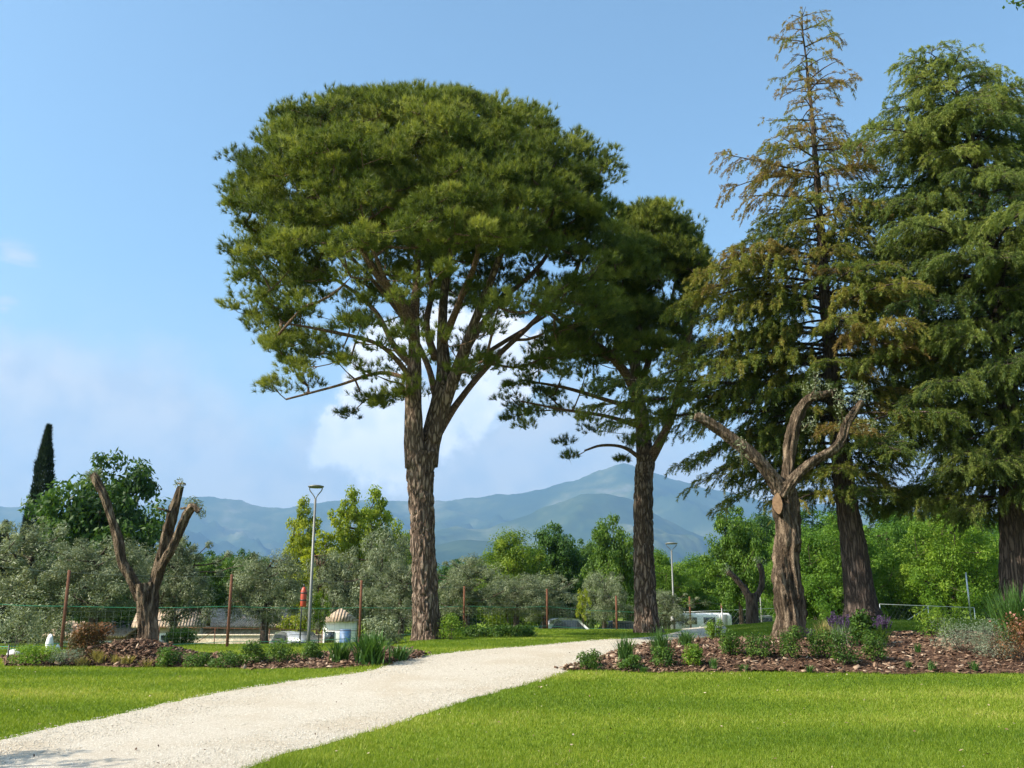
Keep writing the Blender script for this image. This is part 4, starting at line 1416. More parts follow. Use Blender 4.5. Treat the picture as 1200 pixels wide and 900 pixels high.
# cypresses
def cypress(label, u, v_top, wpx, Y, lobe=True):
    b = gxy(u, Y)
    hgt = at(u, v_top, Y)[2] - b[2]
    wd = pxm(wpx, Y)
    root = thing('cypress_tree', label, 'tree', b, 'dark pointed cypresses')
    MB().tube([(0, 0, -.2), (0, 0, hgt * .5)], [.14, .06], 8).build('trunk', M['dark_bark'], root, True)
    n = 9000
    z = rng.random(n) ** .9
    prof = np.interp(z, [0, .12, .4, .7, .9, 1], [.8, 1, .9, .55, .24, .02])
    a = rng.uniform(0, 6.28, n)
    r = wd / 2 * prof * (rng.random(n) ** .25) * (1 + .14 * np.sin(5 * a + 9 * z) + .1 * np.sin(31 * z + 2 * a))
    P = np.stack([r * np.cos(a) + .12 * np.sin(z * 5), r * np.sin(a), .2 + z * (hgt - .3)], -1)
    if lobe:
        k = rng.random(n) < .18
        P[k] = P[k] * np.array([.45, .45, .62]) + np.array([-wd * .33, 0, 0])
    D = norm(np.stack([np.cos(a) * .35, np.sin(a) * .35, np.ones(n)], -1))
    Vv, T, ti = needles(P, D, .32, .07, .3, rng.random(n), 3)
    mesh('crown', Vv, T, None, M['cypress_leaf'], root, ti)


cypress('tall narrow dark cypress at the left edge', 36, 499, 46, 58)
cypress('small cypress tip cut by the left picture edge', -2, 612, 22, 62, False)

# overhanging tree outside the right edge: one leafy bough reaches into the top corner
tip = at(1186, 4, 14)
tb0 = np.array([tip[0] + 4.6, 15.0, float(H(tip[0] + 4.6, 15.0))])
ob_ = thing('broadleaf_tree', 'leafy bough tip of a tree reaching into the top right corner', 'tree', tb0)
trunk_obj(np.array([[tb0[0], 15, tb0[2] - .2, .28], [tb0[0] + .1, 15, 4, .22], [tb0[0] - .1, 14.9, 8.5, .17], [tb0[0], 15, tip[2] + 2.5, .08]]), M['dark_bark'], ob_, tb0, 'trunk', 16, .06, 3, 8, .15)
bough = spline([[tb0[0], 15, tip[2] - 1.6], [tip[0] + 2.6, 14.6, tip[2] + .1], [tip[0] + 1.0, 14.2, tip[2] + .3], tip], 8)
MB().tube(bough, np.linspace(.07, .008, len(bough)), 7).build('branch', M['dark_bark'], ob_, True, tb0)
cl_ = [p for p in bough[10:]] + [np.array([tb0[0], 15, tip[2] + 2]) + rdir(1)[0] * np.array([2.2, 2.2, 1.8]) * rng.random() ** .4 for _ in range(40)]
cl_ = np.array(cl_)
per = np.where(np.arange(len(cl_)) < len(bough) - 10, 9, 60)
P = np.repeat(cl_, per, 0) + rdir(per.sum()) * np.repeat(np.where(per < 20, .16, .6), per)[:, None] * rng.random((per.sum(), 1)) ** .5
Vv, Q_, ti = leaf_quads(P, norm(rdir(len(P)) + np.array([0, 0, .5])), .11, .055, rng.random(len(P)))
mesh('crown', Vv - tb0, None, Q_, M['green_leaf'], ob_, ti)


# ------------------------------------------------------------------ beds: shrubs and perennials
def groundb(u, v):
    """where the ray through a pixel meets the lawn or the surface of a bed"""
    d = pix_dir(u, v)
    best = ground(u, v)
    t_best = best[1] / d[1]
    for poly, P, z in beds:
        q = np.stack([P[..., 0], P[..., 1], z], -1).reshape(-1, 3) - np.array([0, 0, CAM_Z])
        tt = q[:, 1] / d[1]
        err = np.abs(q[:, 0] - d[0] * tt) + np.abs(q[:, 2] - d[2] * tt) * 3
        err[(tt > t_best) | (err > .16)] = 9
        k = np.argmin(err + tt * .02)
        if err[k] < 9 and tt[k] < t_best:
            best, t_best = q[k] + np.array([0, 0, CAM_Z]), tt[k]
    return best


def shrub(name, label, cat, u, v, hpx, wpx, mat, Y=None, n=420, leaf=.05, ratio=.5, group=None, flower=None, nf=60, stems=True):
    p = groundb(u, v) if Y is None else gxy(u, Y)
    b = np.array([p[0], p[1], max(p[2], bedz(p[0], p[1])) - .01])
    Yb = p[1]
    hh, ww = pxm(hpx, Yb), pxm(wpx, Yb)
    n = int(n * 2.6)
    root = thing(name, label, cat, b, group)
    ns = 9
    sb = MB()
    cl = []
    for k in range(ns):
        a = rng.uniform(0, 6.28)
        q = np.array([math.cos(a) * ww * .38 * rng.random() ** .5, math.sin(a) * ww * .38 * rng.random() ** .5, hh * rng.uniform(.45, .85)])
        sb.tube([np.array([q[0] * .15, q[1] * .15, -.03]), q * np.array([.6, .6, .5]), q], [.008, .006, .004], 4, False)
        cl.append(q)
    sb.build('stems', M['dark_bark'], root)
    cl = np.array(cl + [np.array([math.cos(a) * ww * .3, math.sin(a) * ww * .3, hh * .3]) for a in np.arange(6)])
    kk = rng.integers(0, len(cl), n)
    o_ = rdir(n) * (rng.random((n, 1)) ** .4) * np.array([ww * .24, ww * .24, hh * .28])
    P = cl[kk] + o_
    P[:, 2] = np.clip(P[:, 2], .01, hh)
    N = norm(norm(o_) * .6 + np.array([0, 0, .5]) + rng.normal(0, .5, (n, 3)))
    ti = np.clip(rng.normal(.45, .13, len(cl))[kk] + rng.normal(0, .18, n), 0, 1)
    Vv, Q_, ti = leaf_quads(P, N, leaf * rng.uniform(.7, 1.3, n), leaf * ratio * rng.uniform(.8, 1.2, n), ti)
    mesh('foliage', Vv, None, Q_, mat, root, ti)
    if flower:
        P = cl[rng.integers(0, len(cl), nf)] + rdir(nf) * np.array([ww * .26, ww * .26, hh * .2]) + np.array([0, 0, hh * .16])
        Vv, Q_, ti = leaf_quads(P, norm(rdir(nf) + np.array([0, -.5, .8])), .05, .045, rng.random(nf))
        mesh('flowers', Vv, None, Q_, flower, root, ti)
    return root


def strap(name, label, cat, u, v, hpx, wpx, mat, n=130, wleaf=.018, group=None, droop=.55, Y=None, spike=None, nsp=18):
    """fountain of long narrow leaves"""
    p = groundb(u, v) if Y is None else gxy(u, Y)
    b = np.array([p[0], p[1], max(p[2], bedz(p[0], p[1])) - .01])
    hh, ww = pxm(hpx, p[1]), pxm(wpx, p[1])
    root = thing(name, label, cat, b, group)
    mb = MB()
    a = rng.uniform(0, 6.28, n)
    rr = rng.random(n) ** .6
    s = np.linspace(0, 1, 5)
    cx, cy = rng.normal(0, ww * .1, n), rng.normal(0, ww * .1, n)
    x = cx[:, None] + (np.cos(a) * rr * ww * .5)[:, None] * s ** 1.2
    y = cy[:, None] + (np.sin(a) * rr * ww * .5)[:, None] * s ** 1.2
    top = hh * rng.uniform(.7, 1.1, n) * (1.08 - .3 * rr)
    z = top[:, None] * (s * (1 + droop * rr[:, None]) - droop * rr[:, None] * s ** 2.2)
    wd = wleaf * np.array([.8, 1, .9, .6, .05])
    tx, ty = -np.sin(a), np.cos(a)
    Lf = np.stack([x - tx[:, None] * wd / 2, y - ty[:, None] * wd / 2, z], -1)
    Rt = np.stack([x + tx[:, None] * wd / 2, y + ty[:, None] * wd / 2, z], -1)
    Vv = np.stack([Lf, Rt], 2).reshape(n, 10, 3)
    Qb = np.array([[2 * k, 2 * k + 1, 2 * k + 3, 2 * k + 2] for k in range(4)])
    F = (np.arange(n)[:, None, None] * 10 + Qb[None]).reshape(-1, 4)
    mb.add(Vv.reshape(-1, 3), None, F, np.repeat(rng.random(n), 4))
    mb.build('leaves', mat, root)
    if spike:
        P, D = [], []
        st = MB()
        for k in range(nsp):
            aa, r_ = rng.uniform(0, 6.28), ww * .42 * rng.random() ** .5
            q = np.array([math.cos(aa) * r_, math.sin(aa) * r_, hh * rng.uniform(1.0, 1.5)])
            st.tube([q * np.array([.4, .4, 0]), q], [.004, .003], 3, False)
            for f in np.linspace(.72, 1, 8):
                P.append(q * np.array([.4 + .6 * f, .4 + .6 * f, f]))
        st.build('stems', M['strap_leaf'], root)
        P = np.array(P)
        Vv, T, ti = needles(P, np.tile([0, 0, .4], (len(P), 1)), .035, .02, .9, rng.random(len(P)), 6)
        mesh('flowers', Vv, T, None, spike, root, ti)
    return root


SH, GR = 'low shrubs in the right mulch bed', 'grassy clumps in the mulch beds'
shrub('shrub', 'small round shrub at the pointed left tip of the right bed', 'shrub', 693, 783, 22, 30, M['green_leaf'], group=SH)
strap('grass_clump', 'spiky clump at the path edge near the left tip of the right bed', 'plant', 733, 774, 30, 36, M['strap_leaf'], 170, .014, GR)
shrub('shrub', 'flat shrub in front of the leftmost spiky clumps', 'shrub', 737, 784, 16, 32, M['green_leaf'], group=SH)
strap('grass_clump', 'tallest spiky clump beside the path in the right bed', 'plant', 771, 772, 36, 38, M['strap_leaf'], 200, .014, GR)
shrub('shrub', 'leafy shrub just below the tallest spiky clump', 'shrub', 775, 781, 22, 30, M['green_leaf'], group=SH)
strap('grass_clump', 'low spiky clump at the bend where the path disappears', 'plant', 803, 757, 20, 36, M['strap_leaf'], 150, .014, GR)
shrub('shrub', 'pale green shrub alone in bare mulch right of the spiky clumps', 'shrub', 814, 780, 24, 26, M['bright_leaf'], group=SH)
shrub('shrub', 'bright tuft of leaves at the far end of the gravel path', 'shrub', 838, 748, 24, 22, M['bright_leaf'], group=SH)
for k, (u, v, h_, w_, wh) in enumerate([(858, 768, 28, 28, 'loose shrub, first of the row left of the olive trunk'), (887, 771, 28, 36, 'compact dark shrub, second of the row left of the olive trunk'),
                                        (926, 771, 36, 32, 'upright shrub directly in front of the olive trunk'), (963, 772, 34, 34, 'shrub just right of the olive trunk'),
                                        (993, 778, 38, 34, 'tall bushy shrub in front of the grey spikes'), (1027, 774, 32, 32, 'last dark shrub of the row, below the violet flowers')]):
    shrub('shrub', wh, 'shrub', u, v, h_, w_, M['green_leaf'], group=SH, n=520)
strap('lavender_clump', 'grey violet flower spikes behind the tall bushy shrub', 'plant', 985, 757, 26, 30, M['grey_leaf'], 120, .012, None, .3, None, M['violet'], 22)
strap('sage_clump', 'deep violet flower clump right of the leafy yellow green bush', 'plant', 1034, 753, 20, 34, M['green_leaf'], 110, .016, None, .3, None, M['violet'], 34)
strap('sage_clump', 'small violet flowers at the foot of the olive trunk', 'plant', 951, 756, 12, 16, M['green_leaf'], 50, .016, None, .3, None, M['violet'], 12)
strap('dry_grass_clump', 'straw coloured feathery grass beside the grey violet spikes', 'plant', 968, 752, 26, 34, M['dry_grass'], 160, .012)
shrub('bush', 'leafy green bush with round leaves behind the violet flowers', 'shrub', 1012, 756, 40, 32, M['green_leaf'], n=300, leaf=.085, ratio=.75)
shrub('santolina', 'broad silvery grey cushion plant in the right bed', 'shrub', 1128, 762, 36, 62, M['grey_leaf'], n=1100, leaf=.05, ratio=.16)
shrub('santolina', 'taller silvery grey cushion plant beside the flowering bush', 'shrub', 1164, 772, 44, 48, M['grey_leaf'], n=1200, leaf=.05, ratio=.16)
shrub('rose_bush', 'dark red green bush with salmon flowers at the right edge', 'shrub', 1194, 774, 52, 60, M['red_leaf'], n=900, leaf=.05, ratio=.5, flower=M['pink'], nf=40)
strap('oleander', 'tall oleander with long narrow leaves at the right edge', 'shrub', 1195, 752, 64, 74, M['strap_leaf'], 380, .03, None, .15)
shrub('bush', 'loose green bush in front of the metal fence', 'shrub', 1098, 748, 34, 44, M['bright_leaf'], n=380, leaf=.07, ratio=.4)

shrub('shrub', 'low fresh green shrub at the left picture edge', 'shrub', 44, 777, 20, 62, M['bright_leaf'], n=900, leaf=.06, ratio=.35)
shrub('santolina', 'small grey green cushion between green shrub and red shrub', 'shrub', 76, 777, 18, 40, M['grey_leaf'], n=500, leaf=.05, ratio=.2)
shrub('photinia', 'reddish brown shrub left of the mulch mound', 'shrub', 104, 770, 38, 48, M['red_leaf'], n=1100, leaf=.075, ratio=.4)
for u, v, h_, w_, wh in [(198, 782, 22, 30, 'dark shrub at the foot of the mulch mound'), (230, 782, 16, 34, 'flat shrub right of the mulch mound'), (264, 782, 18, 44, 'wide low shrub midway along the left bed'),
                         (297, 777, 26, 32, 'upright shrub before the wider green one in the left bed'), (330, 776, 26, 40, 'bushy shrub in front of the white car'), (366, 773, 20, 30, 'small shrub at the foot of the nearest lamp')]:
    shrub('shrub', wh, 'shrub', u, v, h_, w_, M['green_leaf'], group='low shrubs in the left mulch bed', n=520)
strap('agapanthus', 'strap leaved clump left of the biggest one by the path', 'plant', 399, 775, 24, 40, M['strap_leaf'], 150, .026, GR)
strap('agapanthus', 'biggest strap leaved clump at the path end of the left bed', 'plant', 434, 778, 36, 62, M['strap_leaf'], 220, .034, GR)
strap('agapanthus', 'small strap leaved clump at the right tip of the left bed', 'plant', 468, 773, 18, 38, M['strap_leaf'], 130, .026, GR)
shrub('shrub', 'green shrub against the right side of the big pine trunk', 'shrub', 529, 750, 30, 34, M['bright_leaf'], n=500, leaf=.08, ratio=.3)
for k, u in enumerate((556, 583, 612)):
    shrub('shrub', ['low leafy shrub near the fence, nearest the big pine', 'low leafy shrub near the fence, middle of three', 'low leafy shrub near the fence, farthest from the big pine'][k], 'shrub', u, 747, 14, 34, M['green_leaf'], n=420, leaf=.08, group='low shrubs along the fence')


# ------------------------------------------------------------------ fence, lamps, small things
fence_posts = [(-40, 655, 24.0), (78, 668, 25.0), (270, 673, 27.3), (423, 680, 30.5), (544, 687, 34.5), (641, 690, 37.5), (722, 698, 42), (808, 699, 47), (845, 707, 52)]
f0 = gxy(78, 25.0)
fence = thing('wire_fence', 'wire fence with slim rusty posts behind both flower beds', 'fence', f0)
tops, bots = [], []
for u, vt, Y in fence_posts:
    b = gxy(u, Y)
    tp = at(u, vt, Y)
    tops.append(np.array([b[0], b[1], tp[2]]))
    bots.append(b)
    MB().box((b[0], b[1], (b[2] - .3 + tp[2]) / 2), (.075, .075, tp[2] - b[2] + .3), rng.uniform(0, .5), .5, .01).build('post', M['rust'], fence, False, f0)
for frac, mat in ((.56, 'green_wire'), (.08, 'green_wire'), (.97, 'net_wire')):
    wb = MB()
    for k in range(len(tops) - 1):
        pa = bots[k] * (1 - frac) + tops[k] * frac
        pb = bots[k + 1] * (1 - frac) + tops[k + 1] * frac
        tt = np.linspace(0, 1, 12)[:, None]
        pts = pa * (1 - tt) + pb * tt
        pts[:, 2] -= .04 * np.sin(np.pi * tt[:, 0])
        wb.tube(pts, .008 if mat == 'green_wire' else .004, 4, False)
    wb.build('wire', M[mat], fence, False, f0)
nb = MB()
for k in range(1, len(tops) - 1):
    L = np.linalg.norm(bots[k + 1] - bots[k])
    d = (bots[k + 1] - bots[k]) / L
    hN = .5
    for q in np.arange(0, L, .2):
        p = bots[k] + d * q
        hh = np.linalg.norm(tops[k] - bots[k]) * hN
        nb.tube([p, p + np.array([0, 0, hh])], .0025, 3, False)
    for z in np.arange(.15, 1.1, .15):
        nb.tube([bots[k] + [0, 0, z], bots[k + 1] + [0, 0, z]], .0025, 3, False)
nb.build('netting', M['net_wire'], fence, False, f0)

# metal fence behind, right
def metal_fence(label, u0, u1, Y0, Y1, hgt, step, name='metal_fence', fm='galv'):
    a, b = gxy(u0, Y0), gxy(u1, Y1)
    root = thing(name, label, 'fence', a)
    L = np.linalg.norm(b - a)
    n = max(int(L / step), 1)
    for k in range(n + 1):
        p = a + (b - a) * k / n
        p[2] = H(p[0], p[1])
        MB().tube([p - [0, 0, .1], p + [0, 0, hgt]], .02, 8).build('post', M[fm], root, True, a)
    MB().tube([a + [0, 0, hgt], b + [0, 0, hgt]], .014, 6).build('rail', M[fm], root, True, a)
    MB().tube([a + (b - a) / n * .35 + [0, 0, .05], a + (b - a) / n + [0, 0, hgt * .95]], .012, 6).build('brace', M[fm], root, True, a)
    nb = MB()
    d = (b - a) / L
    for q in np.arange(0, L, .25):
        for s in (1, -1):
            p = a + d * q
            e = a + d * np.clip(q + s * hgt * .8, 0, L)
            nb.tube([p + [0, 0, .03], e + [0, 0, hgt * min(1, abs(np.clip(q + s * hgt * .8, 0, L) - q) / (hgt * .8) + .001)]], .003, 3, False)
    nb.build('netting', M['net_wire'], root, False, a)


metal_fence('galvanised metal fence with diagonal brace beyond the right bed', 1030, 1140, 44, 46, 1.0, 2.2)
metal_fence('grey metal fence panel behind the small pollarded olive', 775, 915, 50, 50, 1.35, 2.6)
metal_fence('thin metal fence in front of the low stone house', 190, 440, 40, 42, 1.25, 2.2, fm='rust')


def lamp(label, u, v_top, Y, head=.5):
    b = gxy(u, Y)
    zt = at(u, v_top, Y)[2] - b[2]
    root = thing('street_lamp', label, 'lamp', b, 'slim grey garden lamps')
    MB().tube([(0, 0, -.1), (0, 0, .5), (0, 0, zt - .42)], [.055, .05, .036], 12).build('pole', M['grey_metal'], root, True)
    for s in (-1, 1):
        MB().tube(spline([(0, 0, zt - .45), (s * .05, 0, zt - .33), (s * head * .36, 0, zt - .16), (s * head * .40, 0, zt - .06)], 5), .018, 6).build('arm', M['grey_metal'], root, True)
    MB().lathe([(0, zt - .075), (head * .42, zt - .07), (head * .5, zt - .045), (head * .5, zt - .02), (head * .3, zt + .01), (0, zt + .02)], n=20).build('lamp_head', M['dark_metal'] if False else M['grey_metal'], root, True)
    return root


lamp('tall grey lamp with forked head above the left bed', 364, 569, 29, .5)
lamp('thin pale lamp right of the second pine trunk', 789, 636, 46, .62)
lamp('small lamp partly hidden behind the gnarled olive', 891, 661, 56, .6)

# red cylinder on its thin post by the lamp
b = gxy(354, 28.6)
rd = thing('fire_extinguisher', 'red cylinder with black bands on a thin post beside the nearest lamp', 'fire extinguisher', b)
zt, zb = at(357, 688, 28.6)[2] - b[2], at(357, 711, 28.6)[2] - b[2]
MB().tube([(0, 0, -.1), (0, 0, zt)], .022, 8).build('post', M['dark_metal'], rd, True)
MB().lathe([(0, zb), (.08, zb), (.09, zb + .03), (.09, zt - .12), (.06, zt - .05), (.03, zt), (0, zt)], (.08, -.16, 0), 18).build('cylinder', M['red_paint'], rd, True)
for z in (zb + .17, zb + .38):
    MB().lathe([(.091, z), (.096, z + .01), (.096, z + .03), (.091, z + .04)], (.08, -.16, 0), 18).build('band', M['dark_metal'], rd, True)
MB().tube([(.08, -.16, zt), (.08, -.16, zt + .09)], .025, 8).build('valve', M['dark_metal'], rd, True)

# slatted wooden box seen among the yellow leaves (a nest box on a pole)
b = gxy(373, 47)
nbx = thing('bird_box', 'reddish slatted box on a pole just right of the nearest lamp', 'box', b)
z1, z2 = at(373, 664, 47)[2] - b[2], at(373, 652, 47)[2] - b[2]
MB().tube([(0, 0, -.1), (0, 0, z1)], .04, 8).build('pole', M['dark_wood'], nbx, True)
sb = MB()
for k in range(4):
    sb.box((-.21 + .14 * k, -.14, (z1 + z2) / 2), (.10, .03, z2 - z1))
sb.box((0, .1, (z1 + z2) / 2), (.5, .3, z2 - z1 - .05))
sb.build('box', M['dark_wood'], nbx)
MB().box((0, 0, z2 + .03), (.62, .5, .05), 0, .5, .01).build('lid', M['dark_wood'], nbx)

# garden ornament and white boulder at the left edge
b = gxy(64, 24.2)
go = thing('garden_ornament', 'small white standing garden ornament left of the leftmost rusty post', 'ornament', b)
hgt = at(64, 743, 24.2)[2] - b[2]
MB().lathe([(0, 0), (.09, .0), (.105, .12), (.095, .3), (.07, .42), (.035, .5), (.028, hgt * .85), (.04, hgt * .95), (.02, hgt), (0, hgt + .01)], n=18).build('body', M['white_paint'], go, True)
MB().lathe([(0, 0), (.06, 0), (.075, .1), (.05, .22), (.0, .27)], (.19, .05, 0), 14).build('tail_piece', M['white_paint'], go, True)
b = gxy(25, 22.6)
bb = MB()
a = np.arange(14) / 14 * 6.283
rings = [(.0, .15), (.1, .17), (.18, .15), (.25, .09), (.27, .02)]
Vb = np.concatenate([np.stack([np.cos(a) * r * (1 + .1 * np.sin(3 * a + z * 9)) * 1.15, np.sin(a) * r, np.full(14, z - .03)], -1) for z, r in rings])
Qb = [[k * 14 + j_, k * 14 + (j_ + 1) % 14, k * 14 + 14 + (j_ + 1) % 14, k * 14 + 14 + j_] for k in range(4) for j_ in range(14)]
bb.add(np.vstack([Vb, [[0, 0, .24]]]), [[56 + j_, 56 + (j_ + 1) % 14, 70] for j_ in range(14)], None)
bb.add(Vb, None, Qb)
o = bb.build('boulder', M['boulder'], None, True, loc=tuple(b))
tag(o, 'white rounded boulder beside the low green shrub at the left edge', 'rock')
b = ground(8, 779)
st = thing('fence_stake', 'short dark stake with green string at the left edge of the lawn', 'stake', b)
MB().tube([(0, 0, -.1), (0, 0, .42)], .018, 8).build('stake', M['dark_metal'], st, True)
MB().tube(spline([(0, 0, .38), (-.6, .4, .37), (-1.2, .9, .4)], 5), .007, 4, False).build('string', M['green_wire'], st)
MB().tube(spline([(0, 0, .38), (.25, .5, .37), (.55, 1.2, .4)], 5), .007, 4, False).build('string', M['green_wire'], st)


# ------------------------------------------------------------------ buildings beyond the fence
def house(label, u, Y, wpx, d, eave, ridge_h, wallmat, rz=0.0, windows=2, name='stone_house'):
    b = gxy(u, Y)
    W = pxm(wpx, Y)
    root = thing(name, label, 'house', b, rz=rz)
    wb = MB()
    wb.box((0, 0, eave / 2 - .1), (W, d, eave + .2))
    hw, hd = W / 2, d / 2
    wb.add([(-hw, -hd, eave), (-hw, hd, eave), (-hw, 0, ridge_h - .06), (hw, -hd, eave), (hw, hd, eave), (hw, 0, ridge_h - .06)], [[0, 2, 1], [3, 4, 5]])
    wb.build('wall', wallmat, root)
    o_ = .35
    sl_ = (ridge_h - eave) / hd
    rb_ = MB()
    for s in (-1, 1):
        e = np.array([[-hw - o_, s * (hd + o_), eave - sl_ * o_], [hw + o_, s * (hd + o_), eave - sl_ * o_], [hw + o_, 0, ridge_h], [-hw - o_, 0, ridge_h]])
        up_ = e + [0, 0, .12]
        Q_ = [[0, 1, 2, 3], [7, 6, 5, 4], [0, 4, 5, 1], [1, 5, 6, 2], [3, 2, 6, 7], [0, 3, 7, 4]]
        rb_.add(np.vstack([e, up_]), None, Q_)
    rb_.build('roof', M['tile'], root)
    for k in range(windows):
        x = -hw + W * (k + .5) / windows
        f = MB()
        f.box((x, -hd - .02, eave * .55), (.95, .06, 1.05), 0, .5, .01)
        fo = f.build('window', M['white_paint'], root)
        MB().box((x, -hd - .055, eave * .55), (.75, .02, .85)).build('pane', M['glass'], fo)
    return root


house('low stone house with pale tiled roof behind the nearest lamp', 300, 56, 210, 6, 2.4, 3.2, M['stone_wall'], 0, 5)
house('small ochre shed with low roof right of the V shaped stump', 205, 50, 62, 3, 2.1, 2.75, M['plaster'], .25, 1, 'garden_shed')
house('pinkish tiled outbuilding glimpsed left of the V shaped stump', 128, 54, 80, 4, 1.8, 2.4, M['pink_plaster'], -.1, 2, 'outbuilding')
b = gxy(330, 47)
gw = thing('garden_wall', 'low beige stone wall below the house', 'wall', b)
W = pxm(230, 47)
MB().box((0, 0, .5), (W, .35, 1.7), 0, .5, .02).build('wall', M['stone_wall'], gw)
MB().box((0, 0, 1.38), (W + .1, .46, .06), 0, .5, .01).build('coping', M['plaster'], gw)
b = gxy(400, 44)
ki = thing('kiosk', 'small white kiosk with blue door and pointed roof', 'kiosk', b)
hk = at(400, 728, 44)[2] - b[2]
MB().box((0, 0, hk / 2), (1.35, 1.2, hk), 0, .5, .02).build('wall', M['white_paint'], ki)
MB().box((.36, -.61, hk * .42), (.5, .03, hk * .78)).build('door', M['blue_door'], ki)
MB().box((-.36, -.61, hk * .62), (.45, .03, .5)).build('window', M['glass'], ki)
ov = MB()
pk = at(400, 713, 44)[2] - b[2]
ov.add([(-.82, -.75, hk), (.82, -.75, hk), (.82, .75, hk), (-.82, .75, hk), (-.05, 0, pk), (.05, 0, pk)], [[1, 2, 5], [3, 0, 4]], [[0, 1, 5, 4], [2, 3, 4, 5], [3, 2, 1, 0]])
ov.build('roof', M['tile'], ki)


b = gxy(1135, 38)
mp_t = thing('marker_post', 'thin pale post standing in the shade below the right cedar', 'post', b)
zt = at(1135, 672, 38)[2] - b[2]
MB().tube([(0, 0, -.1), (0, 0, zt)], [.035, .025], 10).build('post', M['galv'], mp_t, True)
MB().lathe([(.026, zt - .02), (.034, zt - .02), (.034, zt + .02), (0, zt + .04)], n=10).build('cap', M['galv'], mp_t, True)


# parked cars
def car(label, u, Y, rz, mat, L=4.1, hgt=1.45, wd=1.7, group='cars parked beyond the fence'):
    b = gxy(u, Y)
    root = thing('parked_car', label, 'car', b, group, rz)
    low = [(-.5, .32), (-.5, .62), (-.46, .70), (-.30, .74), (.18, .80), (.36, .76), (.48, .66), (.5, .55), (.5, .32)]
    cab = [(-.44, .72), (-.36, 1.0 * hgt / 1.05 * .72 + .22), (-.28, hgt - .04), (-.05, hgt), (.06, hgt - .05), (.22, .80)]

    def extr(prof, w0, w1, zc):
        n = len(prof)
        Vv = []
        for s, ins in ((-1, .06), (-1, 0), (1, 0), (1, .06)):
            for (x, z) in prof:
                k = 1 - .16 * max(0, (z - .8)) / .6
                Vv.append((x * L * (1 - ins * .3), s * (w0 / 2 - ins) * k, zc + (z - zc) * (1 - ins * .25)))
        Q_ = [[r * n + j_, r * n + (j_ + 1) % n, (r + 1) * n + (j_ + 1) % n, (r + 1) * n + j_] for r in range(3) for j_ in range(n)]
        c0 = len(Vv)
        Vv.append((0, -(w0 / 2 - .06), zc))
        Vv.append((0, (w0 / 2 - .06), zc))
        T = [[c0, (j_ + 1) % n, j_] for j_ in range(n)] + [[c0 + 1, 3 * n + j_, 3 * n + (j_ + 1) % n] for j_ in range(n)]
        mb = MB()
        mb.add(Vv, T, None)
        mb.Q.append(np.array(Q_))
        mb.tq.append(np.full(len(Q_), .5))
        return mb
    extr(low, wd, wd, .55).build('body', mat, root, True)
    extr(cab, wd * .92, wd * .8, 1.0).build('cabin', mat, root, True)
    for s in (-1, 1):
        g_ = MB()
        y0 = s * wd * .447
        g_.add([(-.36 * L, y0, .84), (.15 * L, y0, .86), (.04 * L, y0 * .935, hgt - .14), (-.26 * L, y0 * .935, hgt - .13)], None, [[0, 1, 2, 3]])
        g_.build('side_window', M['glass'], root)
    MB().add([(.222 * L, -wd * .38, .84), (.222 * L, wd * .38, .84), (.085 * L, wd * .33, hgt - .1), (.085 * L, -wd * .33, hgt - .1)], None, [[0, 1, 2, 3]]).build('windscreen', M['glass'], root)
    MB().add([(-.435 * L, wd * .36, .84), (-.435 * L, -wd * .36, .84), (-.315 * L, -wd * .32, hgt - .12), (-.315 * L, wd * .32, hgt - .12)], None, [[0, 1, 2, 3]]).build('rear_window', M['glass'], root)
    for s in (-1, 1):
        MB().box((-.485 * L, s * wd * .38, .62), (.1, .22, .16), 0, .5, .02).build('tail_light', M['red_paint'], root)
    for x in (-.31, .31):
        for s in (-1, 1):
            wh = MB().tube([(x * L, s * wd * .5 - .1, .31), (x * L, s * wd * .5 + .02, .31)], .31, 18).build('wheel', M['tyre'], root, True)
            MB().tube([(x * L, s * wd * .5 - .02, .31), (x * L, s * wd * .5 + .03, .31)], .19, 14).build('rim', M['galv'], wh, True)
    for s in (-1, 1):
        MB().box((.485 * L, s * wd * .36, .66), (.1, .3, .13), 0, .5, .02).build('headlight', M['glass'], root)
    return root


car('silver car parked at an angle near the nearest lamp', 343, 45.2, math.pi / 2 + .6, M['car_silver'])
car('white car half hidden behind the rusty post left of the sapling', 668, 54, .3, M['car_white'])
car('silver car right of the thin sapling', 716, 58, math.pi + .1, M['car_silver'])
car('dark car beside the rusty post near the path end', 858, 62, math.pi, M['car_dark'])
car('white car visible left of the gnarled olive trunk', 905, 66, 0, M['car_white'])


def van(label, u, Y, rz):
    b = gxy(u, Y)
    root = thing('caravan', label, 'caravan', b, None, rz)
    root.scale = (.8, .8, .8)
    MB().box((0, 0, 1.15), (4.2, 2.0, 1.6), 0, .5, .18).build('body', M['white_paint'], root)
    for x in (-1.1, .3):
        MB().box((x, -1.01, 1.4), (.9, .03, .5), 0, .5, .01).build('window', M['glass'], root)
    MB().box((1.4, -1.01, 1.15), (.6, .03, 1.4), 0, .5, .01).build('door', M['galv'], root)
    for x in (-.3, .45):
        for s in (-1, 1):
            MB().tube([(x, s * .85, .3), (x, s * 1.0, .3)], .3, 16).build('wheel', M['tyre'], root, True)
    MB().tube([(-2.05, 0, .45), (-2.9, 0, .42)], .05, 8).build('drawbar', M['dark_metal'], root)


van('white caravan behind the thin lamp by the end of the path', 820, 57, .15)

# young tree outside the left edge: its shadow falls across the near end of the path
proto('shade', 4.6, 2.6, 'young_tree', 'x', 1.6, 60, 70, .12, M['green_leaf'], 77, .06, M['dark_bark'], lob=.25, rc=(.25, .45))
sh_ = protos['shade'][0]
sh_.location = (-9.6, 8.1, float(H(-9.6, 8.1)))
sh_['label'] = 'young tree just outside the left edge, its shadow touching the path'


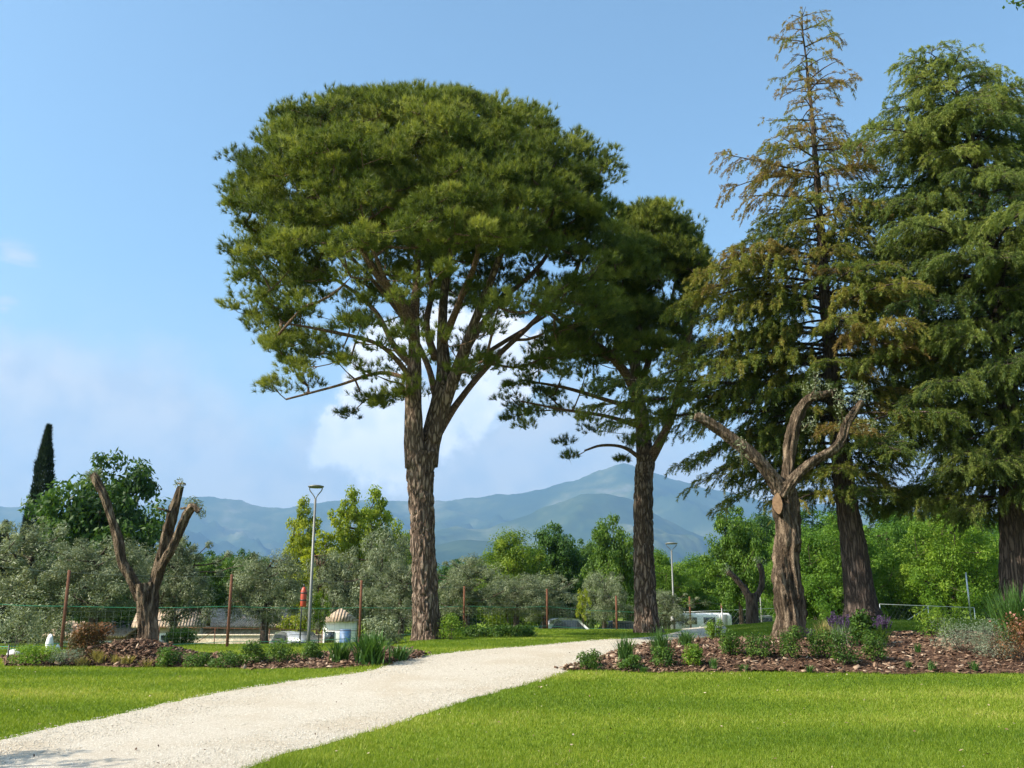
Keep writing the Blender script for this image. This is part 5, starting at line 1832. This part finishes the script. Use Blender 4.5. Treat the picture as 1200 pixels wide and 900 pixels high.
# weeds and dry grass along the bed edges, dark hedge plants at the left fence
for k, (u, v) in enumerate([(700, 786), (752, 787), (838, 784), (872, 786), (948, 787), (1062, 782), (1090, 786), (1140, 786), (1075, 765)]):
    strap('weed_tuft', 'small tuft of weeds in the bare mulch of the right bed', 'plant', u, v, rng.uniform(7, 13), rng.uniform(12, 22), M['strap_leaf'], 60, .012, 'weed tufts in the right bed')
for k, (u, v) in enumerate([(98, 780), (118, 778), (136, 776), (150, 779), (128, 771), (172, 781), (112, 774)]):
    strap('dry_grass_tuft', 'straw coloured grass tuft on the slope of the mulch mound', 'plant', u, v, rng.uniform(9, 15), rng.uniform(20, 32), M['dry_grass'], 110, .012, 'dry grass on the mound')
for u, v, h_, w_, wh in [(14, 764, 66, 70, 'dark bush behind the white boulder at the left edge'), (56, 760, 52, 52, 'dark bush behind the small white garden ornament'), (212, 756, 20, 40, 'low dark bush at the foot of the ochre shed'), (450, 757, 34, 50, 'grey green bush left of the big pine trunk')]:
    shrub('hedge_bush', wh, 'shrub', u, v, h_, w_, M['olive_leaf'] if u != 212 else M['green_leaf'], n=900, leaf=.09, ratio=.35, group='bushes along the fence')


def litter():
    """fallen leaves, clover heads and small twigs lying on the lawn and path"""
    n = 900
    y = rng.uniform(8.2, 24, n)
    x = rng.uniform(-.58, .62, n) * y
    onp = inpoly(x, y, path_poly)
    bad = np.zeros(n, bool)
    for poly, _, _ in beds:
        bad |= inpoly(x, y, poly)
    k = ~bad & (rng.random(n) < np.where(onp, .35, .55))
    x, y, onp = x[k], y[k], onp[k]
    P = np.stack([x, y, H(x, y) + np.where(onp, .045, .04)], -1)
    N = norm(np.array([0, 0, 1.0]) + rng.normal(0, .35, (len(P), 3)))
    Vv, Q_, ti = leaf_quads(P, N, rng.uniform(.02, .055, len(P)), rng.uniform(.012, .03, len(P)), np.where(onp, rng.random(len(P)) * .5, .4 + .6 * rng.random(len(P))))
    tag(mesh('fallen_leaves', Vv, None, Q_, M['chip'], None, ti), kind='stuff')


litter()
